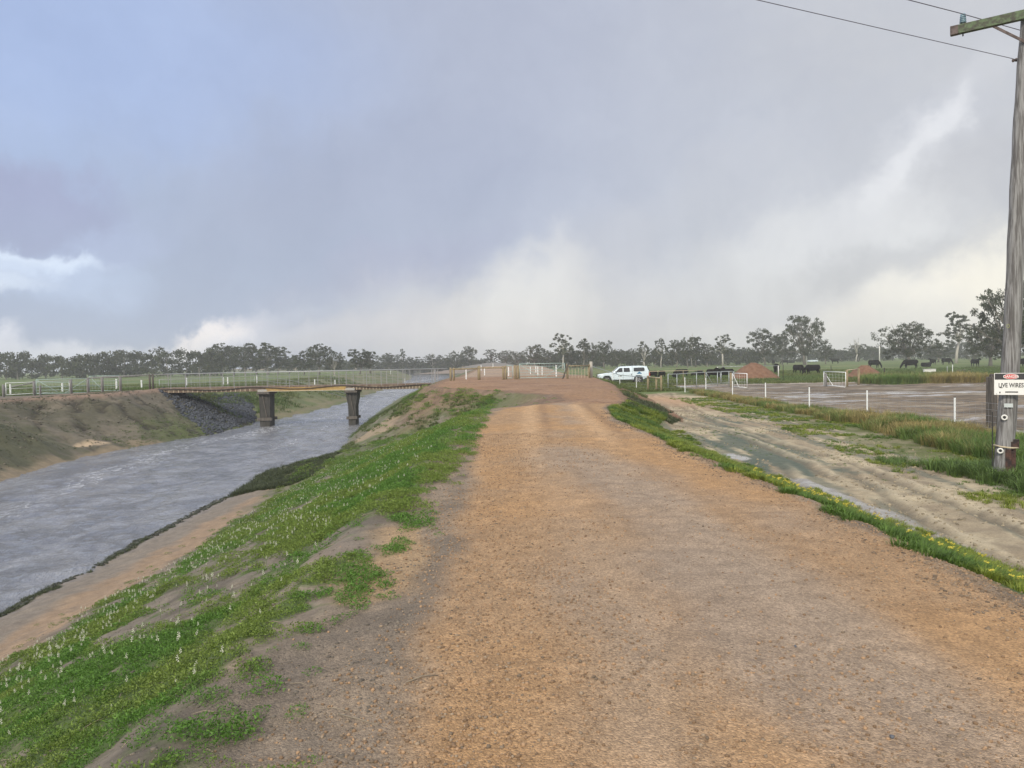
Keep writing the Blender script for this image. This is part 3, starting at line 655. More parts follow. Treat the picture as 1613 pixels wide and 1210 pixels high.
# ------------------------------------------------------------------ fences
def post_round(h, r, top=None): b_ = MB(); b_.tube([(0, 0, -.15), (0, 0, h * .5), (0, 0, h - .01), (0, 0, h)], [r, r, r, r * .9], 12); return b_
def star_post(h): # white sleeved steel post with black cap hole
    b_ = MB(); b_.tube([(0, 0, -.1), (0, 0, h)], .030, 8); b_.box((.0, 0, h + .008), (.045, .045, .03), mi=1); return b_
# F1: white sleeved posts with plain wire along the yard
f1px = [(1504, 681), (1366, 659), (1275, 648), (1206, 635), (1154, 628), (1112, 620), (1079, 618)]
F1 = [G(a, c_) for a, c_ in f1px]; e0 = (F1[0] - F1[3]) / 3; F1 = [F1[0] + e0, ] + F1
for p in F1: p.z = hz(p.x, p.y)
fence = thing('wire_fence', 'low white post and wire fence between the grassy verge and the ploughed yard', 'fence', F1[0])
proto_post = None
for p in F1:
    b_ = star_post(1.10); b_.build('post', [M['white'], M['black']], fence, False, p - F1[0])
def wires(par, P_, heights, r=.005, name='wire', mat='wire', vert=0.0, org=None):
    org = org or P_[0]
    for h in heights:
        b_ = MB(); b_.tube([p - org + Vector((0, 0, h)) for p in P_], r, 4); b_.build(name, M[mat], par)
    if vert:
        b_ = MB()
        for p, q in zip(P_[:-1], P_[1:]):
            k = max(1, int((q - p).length / vert))
            for i in range(k): c0 = p.lerp(q, (i + .5) / k) - org; b_.tube([c0 + Vector((0, 0, heights[0])), c0 + Vector((0, 0, heights[-1]))], r * .7, 3)
        b_.build('mesh_infill', M[mat], par)
wires(fence, F1, (.12, .30, .48, .66, .84, 1.03), vert=.30)
# strainer assembly where the fence turns, and the leg running in front of the car
cr = G(1046, 617); cr.z = hz(cr.x, cr.y)
st = thing('strainer_assembly', 'brown timber strainer posts joined by a horizontal stay where the wire fence turns', 'fence posts', cr)
for dx, dy, h in ((-.15, .3, 1.22), (-.75, 2.6, 1.18), (-.35, 1.2, 1.0)):
    b_ = post_round(h, .085); b_.build('post', M['pine'], st, True, (dx, dy, hz(cr.x + dx, cr.y + dy) - cr.z))
b_ = MB(); b_.tube([(-.15, .3, 1.0), (-.75, 2.6, 1.05)], .06, 10); b_.build('stay', M['pine'], st, True)
wires(st, [F1[-1], cr + Vector((0, .3, 0))], (.3, .6, .9), org=cr)
leg = [cr + Vector((-.15, .3, 0)), gz(1002, 63), gz(976, 66), gz(965, 67), gz(931, 71)]
for p in leg: p.z = hz(p.x, p.y)
f2 = thing('wire_fence', 'thin wire fence with slender white posts and top rail crossing in front of the pickup', 'fence', leg[0])
for p in leg[1:]:
    h_ = (1.22 if p is leg[3] else 1.05); b_ = MB(); b_.tube([(0, 0, -.1), (0, 0, h_)], .028, 8); b_.build('post', M['white'], f2, False, p - leg[0])
b_ = MB(); b_.tube([p - leg[0] + Vector((0, 0, 1.06)) for p in leg], .030, 8); b_.build('top_rail', M['galv'], f2, True)
wires(f2, leg, (.2, .45, .7, .9), org=leg[0])
# long pale pipe rail running right from the corner to the yard gates
def railfence(name, label, pxs, d0, d1, h, prad=.035, rrad=.028, rails=(1.0,), mat='galv', pmat_='galv', cat='fence', group=None):
    P_ = []
    for i, px in enumerate(pxs):
        dd = d0 + (d1 - d0) * (px - pxs[0]) / (pxs[-1] - pxs[0]); p = GX(px, dd); p.z = hz(p.x, p.y); P_.append(p)
    t = thing(name, label, cat, P_[0], group=group)
    for p in P_: b_ = MB(); b_.tube([(0, 0, -.1), (0, 0, h)], prad, 8); b_.build('post', M[pmat_], t, True, p - P_[0])
    for r_ in rails: b_ = MB(); b_.tube([p - P_[0] + Vector((0, 0, h * r_ - .01)) for p in P_], rrad, 8); b_.build('rail', M[mat], t, True)
    return t, P_
railfence('pipe_rail_fence', 'pale pipe rail fence running right from the timber strainer to the first white gate', (1052, 1066, 1097, 1130, 1148), 62, 66, 1.25, mat='galv')
railfence('pipe_rail_fence', 'pale pipe rail in front of the largest group of cattle behind the car', (1022, 1076, 1110), 76, 80, 1.25, mat='rope', pmat_='pine')
railfence('pipe_rail_fence', 'white pipe rail crossing behind the first soil mound', (1130, 1175, 1226), 90, 90, 1.45, mat='galv', pmat_='ceramic', prad=.06)
def gate(name, label, a, b2, h, z0=.12, mat='galv', verts=0, braces=1, rails=(0, 1), r=.028, group='pipe gates', meshn=0, cat='gate'):
    a = Vector(a); b2 = Vector(b2); t = thing(name, label, cat, a, group=group); d = b2 - a; d.z = 0
    up = Vector((0, 0, 1)); b_ = MB(); lo, hi = up * z0, up * h
    b_.tube([lo, hi], r, 8); b_.tube([d + lo, d + hi], r, 8); b_.tube([lo, d + lo], r, 8); b_.tube([hi, d + hi], r, 8); b_.build('gate_frame', M[mat], t, True)
    for k in range(1, rails[1]): zz = z0 + (h - z0) * k / rails[1]; b_ = MB(); b_.tube([up * zz, d + up * zz], r * .7, 6); b_.build('rail', M[mat], t, True)
    if braces:
        b_ = MB(); b_.tube([hi, d * .45 + lo], r * .8, 6)
        if braces > 1: b_.tube([d + hi, d * .55 + lo], r * .8, 6)
        b_.build('brace', M[mat], t, True)
    if meshn:
        b_ = MB()
        for k in range(1, meshn): b_.tube([d * (k / meshn) + lo, d * (k / meshn) + hi], .0045, 4)
        for k in range(1, 5): zz = z0 + (h - z0) * k / 5; b_.tube([up * zz, d + up * zz], .004, 4)
        b_.build('mesh_infill', M[mat], t)
    return t
gate('yard_gate', 'white open pipe gate standing left of the first soil mound', gz(1153.5, 63), gz(1176.5, 60), 1.22, mat='white', group=None, meshn=6)
gate('yard_gate', 'white pipe gate with one diagonal brace between the two soil mounds', gz(1297.5, 63), gz(1332, 58), 1.25, mat='white', group=None, meshn=7)
gate('yard_gate', 'galvanised gate with a double diagonal brace in front of the two big cattle', gz(1112, 70), gz(1134.5, 71), 1.20, mat='galv', group=None)
gate('yard_gate', 'galvanised gate with braces against the left foot of the first soil mound', gz(1156, 70.5), gz(1136, 71), 1.20, mat='galv', group=None)
def lone(name, label, px, d, h, r=.09, mat='pine', group=None, lean=0.0, cat='post', h2=None):
    p = gz(px, d); b_ = post_round(h, r); o = b_.build(name, M[mat], None, True, p); o.rotation_euler = (0, lean, 0); return tag(o, label, cat, group)
lone('timber_post', 'brown timber gate post beside the open white gate left of the first mound', 1151, 62, 1.30)
lone('timber_post', 'short grey timber post at the hinge side of the gate between the mounds', 1300.5, 61, 1.0, .1, 'oldwood')
t, _ = railfence('timber_rail', 'timber post with a pale rail joining the gate in front of the second mound', (1334, 1352.5), 60.5, 63, 1.35, .10, .035, mat='rope', pmat_='pine')
lone('steel_picket', 'dark steel picket in the grass right of the first soil mound', 1233.5, 82, 1.6, .035, 'hose'); lone('steel_picket', 'dark steel picket right of the second soil mound', 1393, 72, 1.3, .05, 'hose'); lone('steel_picket', 'small dark picket in the pasture behind the gate between the mounds', 1309, 100, 1.2, .04, 'hose')
lone('steel_picket', 'thin pale picket in the tall dry grass left of the power pole', 1492, 70, 1.35, .03, 'galv'); lone('steel_picket', 'thin white picket in the pasture close to the power pole', 1500.5, 84, 1.3, .035, 'white')
tb = gz(1562, 24.5); b_ = MB(); b_.box((0, 0, .80), (.24, .20, 1.75), .3, bev=.02); b_.box((.03, -.02, 1.70), (.14, .16, .12), .3, bev=.02); tag(b_.build('timber_stump_post', M['darkwood'], None, False, tb), 'thick dark brown timber post just behind the warning sign', 'post')
# white water trough lines and the fallen log
p = gz(1457, 88); b_ = MB(); b_.box((0, 0, .26), (1.5, .35, .40), 0, bev=.04); b_.box((0, 0, .5), (1.6, .45, .06), bev=.02); tag(b_.build('water_trough', M['ceramic'], None, False, gz(1464, 100)), 'long low white water trough in the pasture behind the tall dry grass', 'trough')
b_ = MB(); b_.tube([(-1.3, 0, .12), (-.4, .1, .16), (.5, 0, .1), (1.4, -.1, .05)], [.12, .1, .08, .04], 8); b_.tube([(-.3, .1, .15), (.1, .5, .35)], [.05, .02], 6); tag(b_.build('fallen_branch', M['darkwood'], None, True, gz(1522, 105)), 'dark fallen branch lying on the pasture left of the power pole', 'branch')

# pad fence (timber rails, pedestrian gate, big pale green gate)
dP = 61.0
def padpt(px, d=dP): return gz(px, d)
def panelfence(label, pxs, h, rail_h=(.98,), wiresh=(.25, .5, .75), r=.085, mat='pine', thick=1.0, ds=None):
    P_ = [padpt(px, (ds[i] if ds else dP)) for i, px in enumerate(pxs)]; t = thing('timber_rail_fence', label, 'fence', P_[0])
    for i, p in enumerate(P_): b_ = post_round(h * (1.0 if i % 2 == 0 else .96), r * thick); b_.build('post', M[mat], t, True, p - P_[0])
    for rh in rail_h: b_ = MB(); b_.tube([p - P_[0] + Vector((0, -.05, h * rh - .14)) for p in P_], .055, 8); b_.build('rail', M[mat], t, True)
    wires(t, P_, wiresh, org=P_[0], r=.006); return t
panelfence('timber post and rail fence at the river side of the red gravel pad', (709.5, 714.5, 753.5), 1.08)
panelfence('timber post and rail fence in the middle of the pad, beside the pedestrian gate', (754.8, 792.5, 796.5), 1.12)
panelfence('pair of timber gate posts between the pedestrian gate and the wide pale gate', (811.5, 816), 1.14, rail_h=(), wiresh=(.5,), thick=1.15)
gate('pedestrian_gate', 'small white framed pedestrian gate between timber posts on the gravel pad', padpt(798), padpt(807.5), 1.10, mat='palegalv', braces=0, group=None, rails=(0, 2))
g_ = gate('wide_pipe_gate', 'wide pale green pipe gate closed across the levee road', padpt(818), padpt(889), 1.22, .10, mat='palegalv', rails=(0, 5), braces=2, group=None, meshn=20)
panelfence('timber post and rail fence panel left of the parked pickup', (893.5, 928), 1.18, ds=[61, 63])
lone('timber_post', 'pale grey timber post just left of the pickup bonnet', 931, 63.5, 1.35, .13, 'palebark')
lone('timber_post', 'leaning dark stay at the right end of the wide pale gate', 886, 60.8, 1.25, .05, 'darkwood', lean=.35)
# low picket droppers under the panel left of the car
pp = [padpt(px, 62.5) for px in (896, 901, 906, 911, 916, 921, 926)]
t = thing('dropper_fence', 'row of thin pale droppers below the timber rail left of the pickup', 'fence', pp[0])
for p in pp: b_ = MB(); b_.tube([(0, 0, -.05), (0, 0, .85)], .02, 6); b_.build('dropper', M['rope'], t, False, p - pp[0])
wires(t, pp, (.3, .8), org=pp[0], r=.006)
# marker posts along the levee road beyond the gates
mk0 = None
for i, (px, d, h, lab) in enumerate(((734, 66, .95, 'white marker post behind the river side rail fence on the pad'), (763, 90, .85, 'white marker post seen below the rail of the middle timber fence'), (757.8, 120, .9, 'small white marker post just above the left timber gate panel'), (776.5, 140, .9, 'tiny white marker post above the middle timber rail'), (801, 80, .95, 'white marker post seen through the pedestrian gate'), (835.5, 92, .9, 'leftmost white marker post behind the wide pale gate'), (847, 82, .95, 'second white marker post behind the wide pale gate'), (853.8, 84, .95, 'third white marker post behind the wide pale gate'), (876, 70, 1.05, 'nearest white marker post at the right end of the wide pale gate'), (844, 100, .9, 'thin far white marker post between two nearer ones behind the gate'), (615, 210, 1.1, 'far white marker post on the opposite levee, alone'), (637, 190, 1.2, 'far white marker post on the opposite levee above the bridge rail'), (649.5, 185, 1.2, 'left one of two far marker posts on the opposite levee'), (655, 185, 1.2, 'right one of two far marker posts on the opposite levee'))):
    p = gz(px, d); p.z = hz(p.x, p.y)
    if mk0 is None: mk0 = star_post(1.0).build('marker_post', [M['white'], M['black']], None, False, p); o = mk0
    else: o = mk0.copy(); COL.objects.link(o); o.location = p
    o.scale = (1.8, 1.8, h); tag(o, lab, 'marker post', 'white marker posts')

# ------------------------------------------------------------------ bridge
dB = 58.0
def BX(px): return GX(px, dB).x
zd = .06; xL, xR = BX(236), BX(684)
br = thing('footbridge', 'low stock bridge with yellow beam, mesh railing and two timber piers over the drain', 'bridge', (xL, dB, zd))
Wd = 2.6; Lb = xR - xL
b_ = MB(); b_.box((Lb / 2, Wd / 2, -.05), (Lb, Wd, .10)); b_.build('deck', M['deck'], br)
def seg(name, a, c_, zlo, zhi, y, th, mat):
    b_ = MB(); b_.box(((BX(a) + BX(c_)) / 2 - xL, y, (zlo + zhi) / 2), (BX(c_) - BX(a), th, zhi - zlo)); return b_.build(name, M[mat], br)
seg('yellow_beam', 418, 545, -.34, -.105, -.04, .10, 'yellow'); seg('yellow_beam', 418, 545, -.34, -.105, Wd - .2, .10, 'yellow')
seg('edge_plank', 250, 417, -.36, -.103, -.02, .08, 'deck'); seg('edge_plank', 546, 684, -.38, -.103, -.02, .08, 'deck'); seg('far_edge_plank', 546, 684, -.38, -.103, Wd - .1, .08, 'deck'); 
seg('beam_flange', 416, 546, -.39, -.344, -.06, .22, 'rope')
b_ = MB()
eb = []
for px in np.arange(556, 682, 5.2): eb.append((px, .20))
for px in np.arange(258, 400, 7.5): eb.append((px, .18))
for px, hh in eb: b_ = MB(); b_.box((BX(px) - xL, -.075, -.26), (.05, .02, hh)); b_.build('edge_bolt', M['rope'], br)
b_ = MB(); hp = []
for px in np.linspace(238, 700, 70):
    hp.append((BX(px) - xL, -.14, -.07 - .10 * abs(math.sin((px - 238) / 150 * math.pi)) + .05 * math.sin(px * .05)))
b_.tube(hp, .035, 6); b_.build('hose', M['hose'], br, True)
for y in (0.0, Wd):
    b_ = MB(); b_.tube([(0, y, 1.06), (Lb + .8, y, 1.10)], .030, 8); b_.build('handrail', M['galv'] if y else M['wire'], br, True)
    for px in (240, 268, 292, 330, 368, 420, 455, 486, 521, 545, 577, 600, 626, 638, 655, 680, 684):
        b_ = MB(); b_.tube([(BX(px) - xL, y, -.35), (BX(px) - xL, y, 1.06)], .022 if px not in (680, 684) else .045, 6); b_.build('rail_post', M['wire'], br, False)
    b_ = MB()
    for k in range(int(Lb / .45)): b_.tube([(k * .45, y, 0), (k * .45, y, 1.05)], .006, 3)
    for z in (.2, .4, .6, .8): b_.tube([(0, y, z), (Lb, y, z)], .006, 3)
    b_.build('rail_mesh', M['wire'], br)
for px, w0, w1, wf in ((414, .86, .78, 1.1), (552, .86, .56, 0.9)):
    xx = BX(px) - xL; zb = -3.55 - zd
    for yy in (.45,):
        b_ = MB(); rows = [(-.56, w0), (-.9, w0 * .98), (-1.6, w1 * 1.02), (-2.5, w1), (zb, w1)]; vs = []
        for z, ww in rows:
            for sx, sy in ((-1, -1), (-.35, -1.06), (.35, -1.04), (1, -1), (1, 1), (-1, 1)): vs.append((xx + sx * ww / 2, yy + sy * .30 + (sy > 0) * .55, z))
        fs = [tuple(range(5, -1, -1)), tuple(range((len(rows) - 1) * 6, len(rows) * 6))] + [(i * 6 + k, i * 6 + (k + 1) % 6, i * 6 + 6 + (k + 1) % 6, i * 6 + 6 + k) for i in range(len(rows) - 1) for k in range(6)]
        b_.raw(vs, [tuple(reversed(f)) if i > 1 else f for i, f in enumerate(fs)]); pr = b_.build('pier', M['pier'], br)
        b_ = MB(); b_.bar((xx - .12, yy - .34, -.7), (xx + .16, yy - .34, -2.3), .10, .06); b_.build('brace_board', M['darkwood'], pr)
    b_ = MB(); b_.box((xx + (.0), .75, -.51), (w0 * 1.12, 1.9, .15), bev=.02); b_.build('pier_cap', M['darkwood'], br)
    b_ = MB(); b_.box((xx - .05, -.02, -.33), (w0 * .82, .28, .19), bev=.02); b_.build('bearing_block', M['concrete'], br)
    for k in (.09, 1.38):
        b_ = MB(); b_.bar((xx - w1 * .72, k, -2.52), (xx + w1 * .72, k, -2.50), .10, .22); b_.build('waler', M['darkwood'], br)

# left bank: posts, rails, pipe gates
lp = [(4, 58, .95), (52.5, 58, 1.12), (62, 56, .75), (110.5, 58, 1.1), (137.5, 58, 1.12), (160, 58, 1.15), (188.5, 58, 1.15), (235, 58, 1.15), (240, 58, 1.15)]
P_ = [gz(px, d) for px, d, h in lp]
t = thing('timber_rail_fence', 'timber post and rail fence on the opposite bank leading up to the bridge', 'fence', P_[0])
for (px, d, h), p in zip(lp, P_): b_ = post_round(h, .10 if px not in (62, 235, 240) else .07); b_.build('post', M['oldwood' if px not in (235, 240) else 'darkwood'], t, True, p - P_[0])
b_ = MB(); q = [P_[i] for i in (4, 5, 6, 7)]; b_.tube([p - P_[0] + Vector((0, 0, 1.12)) for p in q], .05, 8); b_.build('rail', M['oldwood'], t, True)
b_ = MB(); b_.tube([P_[0] - P_[0] + Vector((.6, 0, .75)), P_[1] - P_[0] + Vector((0, 0, 1.0))], .045, 8); b_.build('rail', M['oldwood'], t, True)
wires(t, P_[:2] + P_[3:], (.3, .6, .85), org=P_[0], r=.006, vert=.9)
gate('paddock_gate', 'long white pipe gate at the far left edge of the opposite bank', gz(8, 60), gz(108, 66), 1.05, mat='white', braces=0, group=None, rails=(0, 2), r=.026)
gate('paddock_gate', 'pale green pipe gate with braces behind the left bank fence', gz(56, 61), gz(137, 61.5), 1.25, mat='palegalv', braces=2, group=None, rails=(0, 4), r=.024, meshn=16)
gate('paddock_gate', 'pale green pipe gate nearest the bridge on the left bank', gz(140, 60), gz(187, 60), 1.28, mat='palegalv', braces=1, group=None, rails=(0, 3), r=.024, meshn=10)
for i, (px, d, lab) in enumerate(((15, 66, 'white post behind the far left white gate'), (97, 66, 'white post below the middle of the green gate on the left bank'), (182.5, 62, 'thick white post between the left bank gates and the bridge'), (222, 72, 'thin white post left of the first bridge post'), (293, 72, 'stout white post above the dark rock slope'), (351, 80, 'left one of a pair of white posts beyond the bridge rail'), (358, 80, 'right one of a pair of white posts beyond the bridge rail'), (404, 85, 'white post above the left bridge pier'), (495, 100, 'white post under the far tree line between the bridge piers'), (527, 110, 'white post above the bridge rail near the pale dead tree'))):
    o = mk0.copy(); COL.objects.link(o); o.location = gz(px, d); o.scale = (2.4, 2.4, 1.0); tag(o, lab, 'post', 'white posts on the opposite bank')
t, _ = railfence('pipe_rail_fence', 'long thin pale rail fence running along the opposite levee', (250, 300, 350, 400, 450, 500, 560, 620), 74, 100, 1.0, .022, .022, rails=(1.0, .55), mat='galv')

# ------------------------------------------------------------------ parked pickup with canopy (nose to the left)
cpos = gz(981, 78.5); cpos.z = hz(cpos.x, cpos.y)
car = thing('parked_pickup', 'white dual cab pickup with a canopy and blue triangle decal parked on the pasture', 'pickup', cpos, math.radians(-4))
# local x from nose (-2.65) to tail (+2.65), y width +-.92, near side is -y
def side_loft(stations, name, mat, par, smooth=True):
    """stations: (x, [(halfwidth, z), ...]) mirrored about y=0"""
    vs = []; fs = []; k = len(stations[0][1]); n2 = 2 * k
    for x, pr in stations:
        vs += [(x, -hw, z) for hw, z in pr] + [(x, hw, z) for hw, z in reversed(pr)]
    for i in range(len(stations) - 1):
        for j in range(n2): fs.append((i * n2 + j, i * n2 + (j + 1) % n2, (i + 1) * n2 + (j + 1) % n2, (i + 1) * n2 + j))
    fs += [tuple(reversed(range(n2))), tuple(range((len(stations) - 1) * n2, len(stations) * n2))]
    b_ = MB(); b_.raw(vs, fs); o = b_.build(name, mat, par, smooth)
    bm = bmesh.new(); bm.from_mesh(o.data); bmesh.ops.recalc_face_normals(bm, faces=bm.faces); bm.to_mesh(o.data); bm.free()
    md = o.modifiers.new('split', 'EDGE_SPLIT'); md.split_angle = math.radians(38); return o
def arch(x, cx, r=.47, zc=.40):
    d = abs(x - cx); return zc + math.sqrt(r * r - d * d) if d < r else None
st_ = []
xs_c = sorted(set([-2.65, -2.60, -2.45, -2.1, -1.3, -1.05, -.6, 0, .6, 1.0, 2.2, 2.5, 2.62, 2.66] + [round(-1.68 + .47 * math.cos(a), 3) for a in np.linspace(0, math.pi, 11)] + [round(1.50 + .47 * math.cos(a), 3) for a in np.linspace(0, math.pi, 11)]))
for x in xs_c:
    top = np.interp(x, [-2.65, -2.6, -2.45, -2.0, -1.15, -1.0, 2.6, 2.66], [.72, .90, 1.0, 1.06, 1.15, 1.16, 1.14, 1.05])
    zlo = .40 if x > -2.4 else .48
    for cx_ in (-1.68, 1.50):
        a_ = arch(x, cx_)
        if a_: zlo = max(zlo, a_)
    if x > 2.1: zlo = max(zlo, .52)
    hwm = np.interp(x, [-2.66, -2.5, -2.1, 2.5, 2.66], [.70, .86, .94, .94, .88])
    st_.append((x, [(hwm * .93, zlo), (hwm, zlo + .05), (hwm, min(.85, top - .08)), (hwm * .985, top - .05), (hwm * .93, top)]))
side_loft(st_, 'body', M['paint'], car)
cab = [(-1.12, .84, 1.15, .80, 1.17), (-.55, .86, 1.15, .66, 1.66), (-.25, .87, 1.15, .66, 1.76), (.75, .87, 1.15, .67, 1.79), (.86, .87, 1.15, .67, 1.79)]
side_loft([(x, [(a, zb), (a * .97, zb + (zt - zb) * .5), (tw + .03, zt - .05), (tw - .08, zt)]) for x, a, zb, tw, zt in cab], 'cab', M['paint'], car)
can = [(.885, .90, 1.14, .74, 1.80), (1.6, .90, 1.14, .75, 1.81), (2.15, .89, 1.14, .74, 1.78), (2.38, .88, 1.14, .72, 1.74), (2.60, .87, 1.13, .80, 1.22)]
side_loft([(x, [(a, zb), (a * .98, zb + (zt - zb) * .5), (tw + .04, zt - .05), (tw - .08, zt)]) for x, a, zb, tw, zt in can], 'canopy', M['paint'], car)
def sideglass(poly, name='window', mat='glass', yo=.042, par=None):
    """polygon of (x, z) laid just proud of the side of the cab, with thickness"""
    b_ = MB()
    for s_ in (-1, 1):
        def yy(z): return s_ * (np.interp(z, [1.15, 1.42, 1.74], [.875, .855, .735]) + yo)
        vs = [(x, yy(z), z) for x, z in poly] + [(x, yy(z) - s_ * .02, z) for x, z in poly]; n_ = len(poly)
        b_.raw(vs, [tuple(range(n_)), tuple(range(2 * n_ - 1, n_ - 1, -1))] + [(i, (i + 1) % n_, n_ + (i + 1) % n_, n_ + i) for i in range(n_)])
    return b_.build(name, M[mat], par or car)
sideglass([(-.78, 1.22), (-.10, 1.22), (-.10, 1.62), (-.36, 1.62), (-.48, 1.54)])
sideglass([(.02, 1.22), (.62, 1.22), (.66, 1.30), (.60, 1.62), (.02, 1.62)])
sideglass([(1.02, 1.30), (1.10, 1.26), (2.05, 1.28), (2.14, 1.40), (2.10, 1.60), (1.98, 1.64), (1.02, 1.62)], 'canopy_window', yo=.075)
b_ = MB(); b_.raw([(-1.13, -.72, 1.19), (-1.13, .72, 1.19), (-.58, .60, 1.68), (-.58, -.60, 1.68), (-1.09, -.72, 1.17), (-1.09, .72, 1.17), (-.54, .60, 1.66), (-.54, -.60, 1.66)], [(3, 2, 1, 0), (4, 5, 6, 7), (0, 1, 5, 4), (1, 2, 6, 5), (2, 3, 7, 6), (3, 0, 4, 7)]); b_.build('windscreen', M['glass'], car)
b_ = MB(); b_.box((2.56, 0, 1.48), (.02, 1.2, .36), M=Matrix.Rotation(-.36, 3, 'Y')); b_.build('rear_window', M['glass'], car)
for cx_ in (-1.68, 1.50):
    for s_ in (-1, 1):
        wh = MB(); wh.lathe((cx_, s_ * .84, .385), [(.27, -.12), (.37, -.12), (.388, -.09), (.388, .09), (.37, .12), (.27, .12)], 30, axis_=(0, 1, 0)); ty = wh.build('wheel', M['tyre'], car, True)
        rm = MB(); rm.lathe((cx_, s_ * .90, .385), [(.02, -.03), (.265, -.03), (.272, .05), (.25, .055), (.24, .01), (.08, .0), (.06, .035), (.01, .035)], 30, axis_=(0, 1, 0))
        for k in range(6): a_ = k * math.pi / 3; rm.bar((cx_ + .05 * math.cos(a_), s_ * .935, .385 + .05 * math.sin(a_)), (cx_ + .25 * math.cos(a_), s_ * .945, .385 + .25 * math.sin(a_)), .035, .06)
        rm.build('rim', M['alloy'], ty)
for cx_ in (-1.68, 1.50):
    b_ = MB(); b_.lathe((cx_, 0, .40), [(.455, -.80), (.455, .80)], 24, axis_=(0, 1, 0)); b_.build('wheel_arch', M['trim'], car)
b_ = MB(); b_.box((-.1, 0, .40), (2.5, 1.7, .14)); b_.box((-.1, -.90, .40), (2.1, .14, .06)); b_.box((-.1, .90, .40), (2.1, .14, .06)); b_.box((2.3, 0, .50), (.7, 1.5, .12)); b_.build('sill_step', M['trim'], car)
b_ = MB(); b_.box((2.72, 0, .60), (.16, 1.70, .18), bev=.03); b_.build('rear_bumper', M['alloy'], car)
b_ = MB(); b_.box((-2.64, 0, .58), (.20, 1.62, .26), bev=.05); b_.build('front_bumper', M['paint'], car); b_ = MB(); b_.box((-2.665, 0, .84), (.05, 1.0, .20), bev=.01); b_.build('grille', M['trim'], car)
for s_ in (-1, 1):
    b_ = MB(); b_.box((-2.50, s_ * .78, .88), (.28, .22, .13), bev=.03); b_.build('headlight', M['lamp'], car)
    b_ = MB(); b_.box((2.60, s_ * .86, .92), (.14, .14, .34), bev=.02); b_.build('tail_light', M['tail'], car)
    b_ = MB(); b_.box((-.78, s_ * 1.02, 1.22), (.10, .20, .14), bev=.03); b_.build('wing_mirror', M['trim'], car)
    b_ = MB(); 
    for x in (-.02, .80): b_.box((x - .12, s_ * .952, 1.00), (.16, .02, .035))
    b_.build('door_handle', M['paint'], car)
b_ = MB()
for x in (-.98, -.04, .87):
    b_.box((x, -.946, .80), (.014, .004, .66))
b_.build('door_gap', M['trim'], car)
b_ = MB(); b_.raw([(1.32, -.925, 1.0), (1.86, -.925, 1.0), (1.60, -.915, 1.24), (1.32, -.905, 1.0), (1.86, -.905, 1.0), (1.60, -.895, 1.24)], [(0, 1, 2), (5, 4, 3), (0, 3, 4, 1), (1, 4, 5, 2), (2, 5, 3, 0)]); d_ = b_.build('side_decal', M['blue'], car); d_.location = (0, -.025, 0)
b_ = MB(); b_.box((-.36, -.948, .80), (.34, .006, .06)); b_.box((.80, -.948, .93), (.05, .006, .18)); b_.build('door_marking', M['trim'], car)

